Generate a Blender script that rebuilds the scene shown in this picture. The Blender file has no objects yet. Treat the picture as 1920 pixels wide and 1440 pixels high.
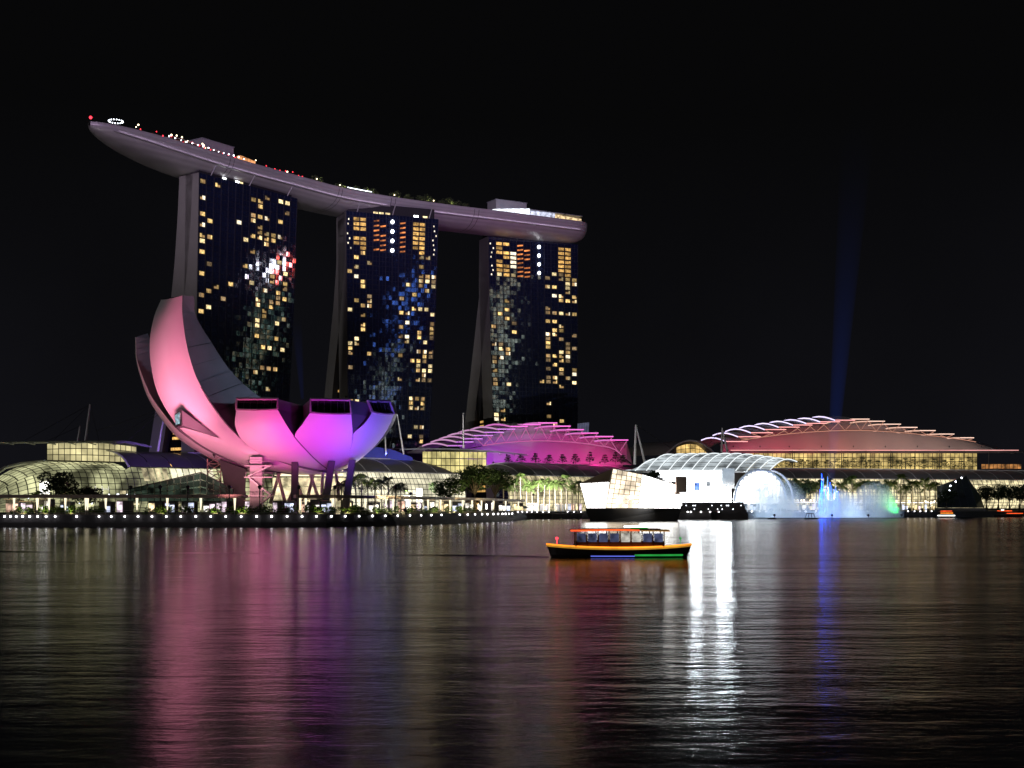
import bpy, math, random
from mathutils import Vector, Matrix, noise
R = math.radians
rnd = random.Random(7)
sc = bpy.context.scene

# ------------------------------------------------------------------ camera
F_PX, CAM_H, HZ = 2500.0, 4.6, 952.0
cd = bpy.data.cameras.new('camera'); cam = bpy.data.objects.new('camera', cd)
sc.collection.objects.link(cam); sc.camera = cam
cam.location = (0, 0, CAM_H); cam.rotation_euler = (R(90), 0, 0)
cd.sensor_width = 36; cd.lens = 36 * F_PX / 1920; cd.shift_y = (HZ - 720) / 1920
cd.clip_start = 0.5; cd.clip_end = 20000
# ------------------------------------------------------------------ night sky
w = bpy.data.worlds.new('World'); sc.world = w; w.use_nodes = True
nt = w.node_tree; nt.nodes.clear()
out = nt.nodes.new('ShaderNodeOutputWorld'); bg = nt.nodes.new('ShaderNodeBackground')
tc = nt.nodes.new('ShaderNodeTexCoord'); sx = nt.nodes.new('ShaderNodeSeparateXYZ')
mp = nt.nodes.new('ShaderNodeMapRange'); mp.inputs['From Min'].default_value = 0; mp.inputs['From Max'].default_value = .28
mp.inputs['To Min'].default_value = 1; mp.inputs['To Max'].default_value = 0
nz = nt.nodes.new('ShaderNodeTexNoise'); nz.inputs['Scale'].default_value = 4; nz.inputs['Detail'].default_value = 5
mu = nt.nodes.new('ShaderNodeMath'); mu.operation = 'MULTIPLY'
mx = nt.nodes.new('ShaderNodeMixRGB')
mx.inputs[1].default_value = (.0021, .0021, .0023, 1); mx.inputs[2].default_value = (.0085, .0085, .0120, 1)
L_ = nt.links.new
L_(tc.outputs['Generated'], sx.inputs[0]); L_(sx.outputs['Z'], mp.inputs['Value'])
L_(tc.outputs['Generated'], nz.inputs['Vector']); L_(mp.outputs[0], mu.inputs[0]); L_(nz.outputs['Fac'], mu.inputs[1])
L_(mu.outputs[0], mx.inputs[0]); L_(mx.outputs[0], bg.inputs['Color']); bg.inputs['Strength'].default_value = 1.0
L_(bg.outputs[0], out.inputs['Surface'])
# added fill from the left for the tower ends: the one sun lamp
sd = bpy.data.lights.new('fill_sun', 'SUN'); sd.energy = .17; sd.angle = R(12); sd.color = (1, .93, .97)
fill_sun = bpy.data.objects.new('fill_sun', sd); sc.collection.objects.link(fill_sun)
fill_sun.rotation_euler = Vector((.80, .58, -.13)).to_track_quat('-Z', 'Y').to_euler()
sc.view_settings.view_transform = 'Standard'; sc.view_settings.look = 'None'
sc.view_settings.exposure = 0; sc.view_settings.gamma = 1
try:
    cy = sc.cycles; cy.use_denoising = True; cy.max_bounces = 6; cy.diffuse_bounces = 2; cy.glossy_bounces = 4
    cy.transparent_max_bounces = 12; cy.volume_bounces = 0; cy.sample_clamp_indirect = 4; cy.use_light_tree = True
    cy.caustics_reflective = False; cy.caustics_refractive = False; cy.volume_max_steps = 64
except Exception: pass

# ------------------------------------------------------------------ helpers
def P(px, py, D): return Vector(((px - 960) * D / F_PX, D, CAM_H + (HZ - py) * D / F_PX))
def G(px, D, z=0.0): return Vector(((px - 960) * D / F_PX, D, z))
def lerp(a, b, t): return a + (b - a) * t
def ordn(i):
    return f"{i}{'th' if 10 <= i % 100 <= 20 else {1: 'st', 2: 'nd', 3: 'rd'}.get(i % 10, 'th')}"
ORG = {}
class MB:
    def __init__(s): s.v = []; s.f = []; s.m = []; s.cm = 0
    def add(s, vs, fs):
        n = len(s.v); s.v += [Vector(v) for v in vs]
        for f in fs: s.f.append(tuple(n + i for i in f)); s.m.append(s.cm)
        return s
    def quad(s, a, b, c, d): return s.add([a, b, c, d], [(0, 1, 2, 3)])
    def box(s, c, d, rz=0.0):
        c = Vector(c); x, y, z = [q / 2 for q in d]; ca, sa = math.cos(rz), math.sin(rz)
        vs = []
        for k in (-z, z):
            for i, j in ((-x, -y), (x, -y), (x, y), (-x, y)):
                vs.append(c + Vector((i * ca - j * sa, i * sa + j * ca, k)))
        return s.add(vs, [(3, 2, 1, 0), (4, 5, 6, 7), (0, 1, 5, 4), (1, 2, 6, 5), (2, 3, 7, 6), (3, 0, 4, 7)])
    def hexa(s, lo, hi):   # two quads of 4 points
        return s.add(list(lo) + list(hi), [(3, 2, 1, 0), (4, 5, 6, 7), (0, 1, 5, 4), (1, 2, 6, 5), (2, 3, 7, 6), (3, 0, 4, 7)])
    def tube(s, pts, r, n=6, r2=None):
        pts = [Vector(p) for p in pts]; rings = []; m = len(pts)
        for i, p in enumerate(pts):
            t = (pts[min(i + 1, m - 1)] - pts[max(i - 1, 0)]).normalized()
            a = t.cross(Vector((0, 0, 1)))
            if a.length < 1e-3: a = Vector((1, 0, 0))
            a.normalize(); b = t.cross(a)
            rr = r if r2 is None else lerp(r, r2, i / max(1, m - 1))
            rings += [p + a * (rr * math.cos(2 * math.pi * k / n)) + b * (rr * math.sin(2 * math.pi * k / n)) for k in range(n)]
        fs = [(i * n + k, i * n + (k + 1) % n, (i + 1) * n + (k + 1) % n, (i + 1) * n + k) for i in range(m - 1) for k in range(n)]
        fs += [tuple(range(n))[::-1], tuple(range((m - 1) * n, m * n))]
        return s.add(rings, fs)
    def ball(s, c, r, nu=8, nv=5, sq=1.0):
        c = Vector(c); vs = []; fs = []
        for j in range(nv + 1):
            th = math.pi * j / nv
            for i in range(nu):
                ph = 2 * math.pi * i / nu
                vs.append(c + Vector((r * math.sin(th) * math.cos(ph), r * math.sin(th) * math.sin(ph), r * sq * math.cos(th))))
        for j in range(nv):
            for i in range(nu): fs.append((j * nu + i, (j + 1) * nu + i, (j + 1) * nu + (i + 1) % nu, j * nu + (i + 1) % nu))
        return s.add(vs, fs)
    def grid(s, rows):
        nc = len(rows[0]); vs = [p for r in rows for p in r]
        return s.add(vs, [(j * nc + i, j * nc + i + 1, (j + 1) * nc + i + 1, (j + 1) * nc + i) for j in range(len(rows) - 1) for i in range(nc - 1)])
    def mesh(s, name, mats, off=Vector((0, 0, 0)), smooth=False):
        me = bpy.data.meshes.new(name)
        me.from_pydata([tuple(v - off) for v in s.v], [], s.f)
        for m in (mats if isinstance(mats, (list, tuple)) else [mats]): me.materials.append(m)
        if any(s.m): me.polygons.foreach_set('material_index', s.m)
        if smooth: me.polygons.foreach_set('use_smooth', [True] * len(s.f))
        me.update(); return me
    def build(s, name, mats, parent=None, smooth=False, origin=None):
        if parent is not None: off = ORG[parent.name]
        elif origin is not None: off = Vector(origin)
        else:
            n = len(s.v); off = Vector((sum(v.x for v in s.v) / n, sum(v.y for v in s.v) / n, min(v.z for v in s.v)))
        o = bpy.data.objects.new(name, s.mesh(name, mats, off, smooth)); sc.collection.objects.link(o)
        if parent is not None: o.parent = parent
        else: o.location = off
        ORG[o.name] = off
        return o
def tag(o, label=None, cat=None, group=None, kind=None):
    for k, v in (('label', label), ('category', cat), ('group', group), ('kind', kind)):
        if v: o[k] = v
    return o
def thing(name, label, cat, loc, group=None):
    o = bpy.data.objects.new(name, None); sc.collection.objects.link(o); o.location = loc
    o.empty_display_size = .5; ORG[o.name] = Vector(loc)
    return tag(o, label, cat, group)
def copy_tree(o, parent=None):
    c = o.copy(); sc.collection.objects.link(c); c.parent = parent
    for ch in list(o.children): copy_tree(ch, c)
    return c
def place(proto, used, loc, rz=0, scale=1.0, label=None, group=None):
    o = copy_tree(proto) if used[0] else proto
    used[0] = True
    o.location = loc; o.rotation_euler = (0, 0, rz); o.scale = (scale,) * 3 if not isinstance(scale, tuple) else scale
    tag(o, label, None, group); ORG[o.name] = Vector(loc)
    return o
def spot(parent, loc, target, energy, color, size=60, blend=.8, rad=.6):
    l = bpy.data.lights.new('flood_beam', 'SPOT'); l.energy = energy; l.color = color
    l.spot_size = R(size); l.spot_blend = blend; l.shadow_soft_size = rad
    o = bpy.data.objects.new('flood_beam', l); sc.collection.objects.link(o)
    o.parent = parent; o.location = Vector(loc) - ORG[parent.name]
    o.rotation_euler = (Vector(target) - Vector(loc)).to_track_quat('-Z', 'Y').to_euler()
    return o

# ------------------------------------------------------------------ materials
def newmat(name):
    m = bpy.data.materials.new(name); m.use_nodes = True
    return m, m.node_tree, m.node_tree.nodes['Principled BSDF']
def M(name, col, rough=.6, metal=0.0, var=.25, vs=.6, bump=0.0, bs=3.0, ior=1.45, emit=None, es=0.0, evar=0.0, evs=1.0, rand=0.0, sampling=None):
    m, t, b = newmat(name); N = t.nodes.new; K = t.links.new
    b.inputs['Roughness'].default_value = rough; b.inputs['Metallic'].default_value = metal; b.inputs['IOR'].default_value = ior
    co = N('ShaderNodeTexCoord')
    n = N('ShaderNodeTexNoise'); n.inputs['Scale'].default_value = vs; n.inputs['Detail'].default_value = 6
    K(co.outputs['Object'], n.inputs['Vector'])
    mx = N('ShaderNodeMixRGB')
    mx.inputs[1].default_value = (*[c * (1 - var) for c in col], 1); mx.inputs[2].default_value = (*[min(1, c * (1 + var)) for c in col], 1)
    K(n.outputs['Fac'], mx.inputs[0]); K(mx.outputs[0], b.inputs['Base Color'])
    if bump:
        n2 = N('ShaderNodeTexNoise'); n2.inputs['Scale'].default_value = bs; n2.inputs['Detail'].default_value = 5
        K(co.outputs['Object'], n2.inputs['Vector'])
        bp = N('ShaderNodeBump'); bp.inputs['Distance'].default_value = bump; bp.inputs['Strength'].default_value = 1
        K(n2.outputs['Fac'], bp.inputs['Height']); K(bp.outputs[0], b.inputs['Normal'])
    if emit:
        b.inputs['Emission Color'].default_value = (*emit, 1)
        b.inputs['Emission Strength'].default_value = es
        src = None
        if evar:
            n3 = N('ShaderNodeTexNoise'); n3.inputs['Scale'].default_value = evs; n3.inputs['Detail'].default_value = 3
            K(co.outputs['Object'], n3.inputs['Vector'])
            r = N('ShaderNodeMapRange'); r.inputs['From Min'].default_value = .35; r.inputs['From Max'].default_value = .68
            r.inputs['To Min'].default_value = es * (1 - evar); r.inputs['To Max'].default_value = es * (1 + evar)
            K(n3.outputs['Fac'], r.inputs['Value']); src = r.outputs[0]
        if rand:
            oi = N('ShaderNodeObjectInfo'); r2 = N('ShaderNodeMapRange')
            r2.inputs['To Min'].default_value = 1 - rand; r2.inputs['To Max'].default_value = 1 + rand
            K(oi.outputs['Random'], r2.inputs['Value'])
            if src:
                q = N('ShaderNodeMath'); q.operation = 'MULTIPLY'; K(src, q.inputs[0]); K(r2.outputs[0], q.inputs[1]); src = q.outputs[0]
            else:
                q = N('ShaderNodeMath'); q.operation = 'MULTIPLY'; q.inputs[0].default_value = es; K(r2.outputs[0], q.inputs[1]); src = q.outputs[0]
        if src: K(src, b.inputs['Emission Strength'])
        if sampling: m.cycles.emission_sampling = sampling
    return m
def E(name, col, es, evar=0.0, evs=1.0, rand=0.0, base=(.02, .02, .02), rough=.3, sampling='AUTO'):
    return M(name, base, rough, emit=col, es=es, evar=evar, evs=evs, rand=rand, sampling=sampling)

m_white = M('white_cladding', (.74, .74, .75), .45, var=.06, vs=.25)
m_sidecl = M('grey_cladding', (.30, .31, .34), .55, var=.12, vs=.2)
m_conc = M('pale_concrete', (.30, .295, .27), .75, var=.12, vs=.15, bump=.02)
m_darkc = M('dark_concrete', (.10, .10, .105), .8, var=.3, vs=.3, bump=.05)
m_wall = M('sea_wall_stone', (.085, .08, .085), .8, var=.35, vs=.5, bump=.05)
m_pave = M('granite_paving', (.22, .20, .18), .7, var=.25, vs=.4)
m_ground = M('dark_ground', (.05, .05, .045), .9, var=.3, vs=.1)
m_steel = M('pale_steel', (.55, .55, .56), .4, .3, var=.1)
m_dsteel = M('dark_steel', (.06, .06, .065), .5, .4, var=.2)
m_mull = M('mullion', (.035, .035, .03), .5, .2, var=.2)
m_roof = M('standing_seam_roof', (.20, .20, .21), .38, .45, var=.12, vs=.2)
m_canopy = M('canopy_brown', (.50, .38, .31), .6, var=.2)
m_glassdark = M('dark_facade_glass', (.012, .018, .055), .05, 0, var=.4, vs=.1, ior=2.3)
m_black = M('black_glass', (.01, .008, .009), .15, var=.2)
m_body = M('tower_core', (.02, .02, .024), .7, var=.2)
m_leaf = M('leaf_green', (.045, .085, .022), .6, var=.5, vs=.8)
m_leafd = M('leaf_dark', (.022, .040, .014), .65, var=.5, vs=.8)
m_palm = M('palm_green', (.085, .135, .032), .55, var=.45, vs=1.2)
m_bark = M('bark', (.13, .10, .07), .9, var=.3, vs=3, bump=.03)
m_trunk = M('palm_trunk', (.26, .23, .18), .85, var=.3, vs=3)

# ------------------------------------------------------------------ water
def water_mat():
    m, t, b = newmat('bay_water'); N = t.nodes.new; K = t.links.new
    b.inputs['Base Color'].default_value = (.0015, .002, .0025, 1); b.inputs['Roughness'].default_value = .165; b.inputs['IOR'].default_value = 1.33
    co = N('ShaderNodeTexCoord'); hs = []
    for sxx, syy, scale, det, amp in ((.45, 1.0, 1.6, 4, .031), (.28, .8, .40, 4, .085), (.6, 1, 5.5, 2, .0070), (.3, 1, .055, 2, .18)):
        mpn = N('ShaderNodeMapping'); mpn.inputs['Scale'].default_value = (sxx, syy, 1); mpn.inputs['Rotation'].default_value = (0, 0, R(6 + 9 * len(hs)) if len(hs) < 3 else R(-10))
        n = N('ShaderNodeTexNoise'); n.inputs['Scale'].default_value = scale; n.inputs['Detail'].default_value = det; n.inputs['Roughness'].default_value = .55
        K(co.outputs['Object'], mpn.inputs['Vector']); K(mpn.outputs[0], n.inputs['Vector'])
        q = N('ShaderNodeMath'); q.operation = 'MULTIPLY'; q.inputs[1].default_value = amp; K(n.outputs['Fac'], q.inputs[0]); hs.append(q)
    # calm and ruffled patches
    pn = N('ShaderNodeTexNoise'); pn.inputs['Scale'].default_value = .022; pn.inputs['Detail'].default_value = 3
    pm = N('ShaderNodeMapping'); pm.inputs['Scale'].default_value = (.45, 1, 1); K(co.outputs['Object'], pm.inputs['Vector']); K(pm.outputs[0], pn.inputs['Vector'])
    pr = N('ShaderNodeMapRange'); pr.inputs['From Min'].default_value = .35; pr.inputs['From Max'].default_value = .65
    pr.inputs['To Min'].default_value = .45; pr.inputs['To Max'].default_value = 1.35; K(pn.outputs['Fac'], pr.inputs['Value'])
    acc = hs[0].outputs[0]
    for h in hs[1:]:
        a = N('ShaderNodeMath'); a.operation = 'ADD'; K(acc, a.inputs[0]); K(h.outputs[0], a.inputs[1]); acc = a.outputs[0]
    g = N('ShaderNodeMath'); g.operation = 'MULTIPLY'; K(acc, g.inputs[0]); K(pr.outputs[0], g.inputs[1])
    bp = N('ShaderNodeBump'); bp.inputs['Strength'].default_value = 1; bp.inputs['Distance'].default_value = 1.0
    K(g.outputs[0], bp.inputs['Height']); K(bp.outputs[0], b.inputs['Normal'])
    return m
wm = MB(); wm.quad((-3000, -1500, 0), (3000, -1500, 0), (3000, 2500, 0), (-3000, 2500, 0))
tag(wm.build('water', water_mat(), origin=(0, 0, 0)), kind='structure')

# ------------------------------------------------------------------ promenade and ground
DECK = 2.8
EDGE = [(-330, 322), (-130, 320), (-60, 319), (-45, 323), (-31, 350), (-22, 384), (-12, 420), (-2, 458), (6, 545), (30, 572), (58, 528), (78, 524), (92, 545), (110, 590), (150, 606), (220, 655), (330, 760), (560, 905), (900, 990)]
def edge_at(x):
    for (a, b), (c, d) in zip(EDGE, EDGE[1:]):
        if a <= x <= c: return lerp(b, d, (x - a) / (c - a))
    return EDGE[-1][1]
def edge_px(px, off=0.0):
    x = (px - 960) * 330 / F_PX                      # walk along the view line until it meets the quay edge
    for _ in range(200):
        x = lerp(x, (px - 960) * edge_at(x) / F_PX, .3)
    return Vector((x, edge_at(x) + off, DECK))
def slab(name, front, back, z0, z1, mats):
    m = MB(); n = len(front); top = [Vector((x, y, z1)) for x, y in front] + [Vector((x, y, z1)) for x, y in back]
    bot = [Vector((p.x, p.y, z0)) for p in top]; N_ = len(top)
    m.add(top, [tuple([i, i + 1, N_ - 2 - i, N_ - 1 - i]) for i in range(n - 1)])
    m.cm = 1
    m.add([v for i in range(n) for v in (bot[i], top[i])], [(2 * i, 2 * i + 2, 2 * i + 3, 2 * i + 1) for i in range(n - 1)])
    return m.build(name, mats, origin=(0, 0, 0))
back = [(x, y + 26) for x, y in EDGE][::-1]
tag(slab('promenade', EDGE, back, -2, DECK, [m_pave, m_wall]), kind='structure')
g = MB(); fr = [Vector((x, y + 25, DECK - .02)) for x, y in EDGE]
g.add(fr + [Vector((p.x * 1.0, 3200, DECK - .02)) for p in fr], [(i, i + 1, len(fr) + i + 1, len(fr) + i) for i in range(len(fr) - 1)])
g.quad((-3000, 347, DECK - .02), (-330, 347, DECK - .02), (-330, 3200, DECK - .02), (-3000, 3200, DECK - .02))
g.quad((900, 1015, DECK - .02), (3000, 1015, DECK - .02), (3000, 3200, DECK - .02), (900, 3200, DECK - .02))
tag(g.build('ground', m_ground, origin=(0, 0, 0)), kind='structure')
g = MB(); g.hexa([(330, 250, -2), (1500, 250, -2), (1500, 700, -2), (430, 700, -2)], [(330, 250, DECK), (1500, 250, DECK), (1500, 700, DECK), (430, 700, DECK)])
tag(g.build('far_quay', [m_ground], origin=(0, 0, 0)), kind='structure')
g = MB(); g.hexa([(-600, -700, -2), (600, -700, -2), (600, -120, -2), (-600, -120, -2)], [(-600, -700, DECK), (600, -700, DECK), (600, -120, DECK), (-600, -120, DECK)])
tag(g.build('near_bank', [m_ground], origin=(0, 0, 0)), kind='structure')
# quay coping: stone blocks
cop = thing('sea_wall', 'long dark stone sea wall with a pale coping along the water', 'sea wall', (0, 320, 0))
step = 6.0
for (a, b), (c, d) in zip(EDGE[1:-2], EDGE[2:-1]):
    A = Vector((a, b, 0)); B = Vector((c, d, 0)); Ln = (B - A).length; k = max(1, round(Ln / step)); u = (B - A) / k; rz = math.atan2(u.y, u.x)
    for i in range(k):
        c0 = A + u * (i + .5); m = MB(); m.box((c0.x, c0.y, DECK + .11), (u.length - .06, .9, .22), rz)
        m.build('coping_block', m_pave, cop)
    mb = MB(); c0 = (A + B) / 2; nrm = Vector((math.sin(rz), -math.cos(rz), 0))
    mb.box(c0 + nrm * .18 + Vector((0, 0, .55)), (Ln, .35, 1.1), rz)
    mb.build('wall_base', m_wall, cop)

# ------------------------------------------------------------------ towers
TOW = [dict(L=(-172, 733), R=(-128, 795), Lb=(-173.4, 725), Rb=(-135.4, 787), nc=14, e=[(0, 46), (40, 37), (120, 22), (140, 19.5), (165, 17.5), (192, 16)], leg=11,
            cells={0: [37, 40, 44, 48, 50, 51, 53, 55, 58, 61], 1: [38, 41, 46, 51, 54], 2: [42, 61], 4: [43], 7: [44, 50, 53, 56, 57, 60], 8: [27, 34, 36, 37, 40, 41, 53, 54, 55, 57, 59, 60], 9: [28, 32, 38, 39, 43, 52, 53, 54, 57, 61], 10: [24, 28, 32, 40, 41, 45, 46, 53, 54], 11: [28, 34, 37, 41, 42, 43, 49, 54, 57, 61], 12: [32, 38, 42, 44, 45, 47, 59, 61], 3: [40], 5: [55], 6: [47, 52]},
            label='leftmost hotel tower, behind the pink petals, with scattered lit windows'),
       dict(L=(-103, 828), R=(-47, 852), Lb=(-100, 820), Rb=(-55, 844), nc=14, e=[(0, 82), (81, 53), (104, 43), (116, 38), (132, 31), (160, 22.5), (192, 22)], leg=19,
            cells={0: [23, 30, 33, 34, 35, 42, 50], 1: [23, 35, 36, 44, 49, 51, 53], 2: [38, 39, 41, 43, 47, 48, 54], 3: [33, 43, 44, 45, 52], 8: [28, 33, 37, 39, 42, 45], 9: [36, 37, 40, 42, 48], 10: [16, 22, 23, 24, 32, 43, 46], 11: [18, 22, 24, 28, 30, 31, 32, 34, 37, 38, 43, 48, 49, 50, 52, 54], 12: [15, 16, 18, 22, 23, 24, 28, 29, 30, 32, 33, 34, 36, 43, 47, 49, 50, 54], 13: [28, 30, 31, 33, 34, 37, 38, 39, 40, 42, 48, 49, 50]},
            label='middle hotel tower of the three, splayed legs, amber lit top floors'),
       dict(L=(-16, 905), R=(46, 933), Lb=(-10, 897), Rb=(45.5, 925), nc=13, e=[(0, 74), (58, 53), (96, 38), (125, 27), (150, 18), (192, 16)], leg=17,
            cells={0: [19, 21, 22, 29, 30, 32, 34, 35, 38, 42], 1: [21, 23, 35, 37, 38, 45, 54], 2: [29, 36, 37, 44, 46, 48], 3: [41, 43, 54], 7: [30], 8: [22, 25, 30, 31, 33, 35, 36, 38, 39, 40, 41, 44, 46, 47, 52, 54], 9: [20, 30, 31, 34, 36, 41, 42, 44, 46, 50, 52, 55], 10: [21, 29, 32, 33, 35, 36, 37, 40, 42, 43, 46, 49, 50, 54, 55], 11: [31, 35, 36, 37, 38, 39, 46, 49, 51, 52, 53, 54], 12: [30, 32, 33, 38, 41, 46, 49, 50, 53, 54]},
            label='rightmost hotel tower, behind the magenta roof, many yellow windows')]
m_win = [E('window_warm', (1, .66, .24), .80, .55, .9, .75, sampling='NONE'), E('window_cream', (1, .78, .40), .95, .5, .9, .75, sampling='NONE'),
         E('window_pale', (1, .86, .62), 1.3, .4, .9, .4, sampling='NONE'), E('window_dim', (1, .68, .35), .28, .6, .9, .6, sampling='NONE')]
m_curt = E('curtain_glow', (1, .60, .25), .42, .3, 1, .4, sampling='NONE')
m_orange = E('gallery_orange', (1, .30, .08), .7, .7, .5, .5, sampling='NONE')
m_gold = E('gallery_gold', (1, .56, .16), .75, .6, .6, .5, sampling='NONE')
m_whitel = E('white_floodlamp', (.92, .95, 1), 7.0, sampling='NONE')
FLH = 3.0
def tower(T, idx):
    L, R_, Lb, Rb = [Vector((*T[k], 0)) for k in ('L', 'R', 'Lb', 'Rb')]
    base = (Lb + Rb) / 2; base.z = DECK
    root = thing('hotel_tower', T['label'], 'tower', base, 'three leaning hotel towers under one roof deck')
    nrm = Vector((-(R_ - L).y, (R_ - L).x, 0)).normalized()          # inward
    def ed(z):
        s = max(0, (190 - z) / 190) ** 1.4
        return L.lerp(Lb, s), R_.lerp(Rb, s)
    def f(u, z, e=0.0):
        a, b = ed(z); p = a.lerp(b, u) + nrm * e; p.z = z; return p
    def E_(z):
        t = T['e']
        for (z0, e0), (z1, e1) in zip(t, t[1:]):
            if z0 <= z <= z1: return lerp(e0, e1, (z - z0) / (z1 - z0))
        return t[-1][1]
    leg = T['leg']; zs = [0 + 6 * i for i in range(32)] + [189]
    fl, bl = MB(), MB()
    for m, kind in ((fl, 0), (bl, 1)):
        rings = []
        for z in zs:
            o = E_(z)
            e0, e1 = (0.25, min(leg, o)) if kind == 0 else (max(o - leg, .5), o)
            rings.append([f(0, z, e0), f(1, z, e0), f(1, z, e1), f(0, z, e1)])
        for j in range(len(zs) - 1):
            for k in range(4):
                m.cm = {0: 1, 1: 0, 2: 1, 3: 0}[k]
                m.quad(rings[j][k], rings[j][(k + 1) % 4], rings[j + 1][(k + 1) % 4], rings[j + 1][k])
        m.cm = 0; m.quad(*rings[-1])
    fl.build('front_leg', [m_conc, m_body], root); bl.build('rear_leg', [m_conc, m_body], root)
    # glazed atrium between the two legs, set back from the end wall
    at = MB(); lt = MB()
    for j in range(len(zs) - 1):
        z0, z1 = zs[j], zs[j + 1]
        if E_(z1) - leg > leg + .2:
            q = [f(.06, z0, leg), f(.06, z0, E_(z0) - leg), f(.06, z1, E_(z1) - leg), f(.06, z1, leg)]
            at.quad(*q)
            for k in range(2):
                if rnd.random() < (.75 if z0 < 66 else .22):
                    zz = z0 + 3 * k + .5
                    e0 = lerp(leg, E_(zz) - leg, .25); e1 = lerp(leg, E_(zz) - leg, .8)
                    lt.quad(f(.05, zz, e0), f(.05, zz, e1), f(.05, zz + 1.5, e1), f(.05, zz + 1.5, e0))
    if at.f: at.build('atrium_glass', m_black, root)
    if lt.f: lt.build('atrium_lights', m_gold, root)['kind'] = 'stuff'
    # curtain wall: dark panes with their own slight tilt; lit rooms are windows of their own
    lit = {(c, r) for c, rs in T['cells'].items() for r in rs}
    nc = T['nc']; cw = MB()
    for c in range(nc * 2):
        for r in range(1, 63):
            if (c // 2, r) in lit: continue
            z0 = r * FLH + .22; z1 = (r + 1) * FLH - .08; u0 = (c + .05) / (nc * 2); u1 = (c + .95) / (nc * 2)
            tx, tz = rnd.gauss(0, .008), rnd.gauss(0, .008)
            cw.quad(f(u0, z0, -tx - tz), f(u1, z0, tx - tz), f(u1, z1, tx + tz), f(u0, z1, -tx + tz))
    cw.build('curtain_wall', m_glassdark, root)['kind'] = 'stuff'
    fins = MB()
    for c in range(nc + 1):
        u = c / nc; fins.hexa([f(u - .0012, 3, 0), f(u + .0012, 3, 0), f(u + .0012, 3, -.28), f(u - .0012, 3, -.28)][::-1],
                              [f(u - .0012, 188.5, 0), f(u + .0012, 188.5, 0), f(u + .0012, 188.5, -.28), f(u - .0012, 188.5, -.28)][::-1])
    fins.build('facade_fins', m_dsteel, root)['kind'] = 'stuff'
    for c, r in sorted(lit):
        u0, u1 = (c + .16) / nc, (c + .80) / nc; z0, z1 = r * FLH + .5, (r + 1) * FLH - .3
        um = lerp(u0, u1, rnd.choice((.3, .45, .6, .75))); q = rnd.random()
        m = MB(); flip = rnd.random() < .5
        parts = ((u0, um), (um, u1))
        for i, (a, b) in enumerate(parts):
            m.cm = 0 if (i == 0) != flip else 1
            if q < .4: m.cm = 0
            zz = z1 if m.cm == 0 or rnd.random() < .5 else lerp(z0, z1, .6)
            m.quad(f(a, z0, -.12), f(b, z0, -.12), f(b, zz, -.12), f(a, zz, -.12))
        m.cm = 2                                                     # frame returns
        for a, b in (((u0, z0), (u1, z0)), ((u1, z0), (u1, z1)), ((u1, z1), (u0, z1)), ((u0, z1), (u0, z0))):
            m.quad(f(*a, -.12), f(*b, -.12), f(*b, .2), f(*a, .2))
        m.build('window', [m_win[rnd.choices((0, 1, 2, 3), (38, 28, 12, 22))[0]], m_curt, m_dsteel], root)
    # upper gallery floors
    if idx > 0:
        cols = [(1, 'g'), (2, 'g'), (4, 'o'), (5, 'o'), (8, 'o'), (10, 'g'), (11, 'g'), (0, 'd'), (13, 'd')] if idx == 1 else [(1, 'g'), (2, 'g'), (3, 'w'), (4, 'o'), (5, 'o'), (10, 'g'), (11, 'g'), (0, 'd')]
        for c, k in cols:
            for r in range(55 if idx == 1 else 54, 62):
                if rnd.random() < .18 or (c, r) in lit: continue
                u0, u1 = (c + .1) / nc, (c + .92) / nc; z0 = r * FLH + .5; m = MB()
                if k == 'd':
                    a = lerp(u0, u1, rnd.random() * .6); m.quad(f(a, z0, -.15), f(a + .012, z0, -.15), f(a + .012, z0 + 1.1, -.15), f(a, z0 + 1.1, -.15))
                    mt = m_win[2]
                else:
                    h1 = 1.0 if k == 'o' else 2.0
                    m.quad(f(u0, z0, -.15), f(u1, z0 + (.7 if k == 'o' else 0), -.15), f(u1, z0 + h1 + (.7 if k == 'o' else 0), -.15), f(u0, z0 + h1, -.15))
                    mt = {'g': m_gold, 'o': m_orange, 'w': m_win[2]}[k]
                m.build('gallery_light', mt, root)
        for r in range(55, 63):
            c = 6.9 if idx == 1 else 7.2
            if r % 2: 
                m = MB(); m.ball(f(c / nc, r * FLH + 1.5, -.7), 1.05, sq=1.2); m.build('white_lamp', m_whitel, root)
    # recessed crown with struts under the roof deck
    cr = MB()
    a = [f(.03, 188.5, 2.5), f(.97, 188.5, 2.5), f(.97, 188.5, 15), f(.03, 188.5, 15)]
    cr.hexa(a, [p + Vector((0, 0, 7)) for p in a]); cr.build('crown', m_body, root)
    for u in (.12, .5, .9):
        m = MB(); m.tube([f(u, 188.6, 1.2), f(u + .012, 195, -3.0)], .35); m.build('strut', m_steel, root)
    for k in range(5 if idx else 3):
        u = [.30, .36, .43, .74, .84][k] if idx == 1 else ([.25, .38, .42, .5, .6][k] if idx == 0 else [.4, .46, .5, .72, .86][k])
        m = MB(); wd = .05 if idx else .035
        m.quad(f(u, 189.2, 2.2), f(u + wd, 189.2, 2.2), f(u + wd, 190.6, 2.2), f(u, 190.6, 2.2))
        m.build('crown_light', m_whitel if (idx == 1 and k == 3) or (idx == 0 and k in (0, 1)) else m_win[1], root)
    return root, f
TF = [tower(T, i) for i, T in enumerate(TOW)]

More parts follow.
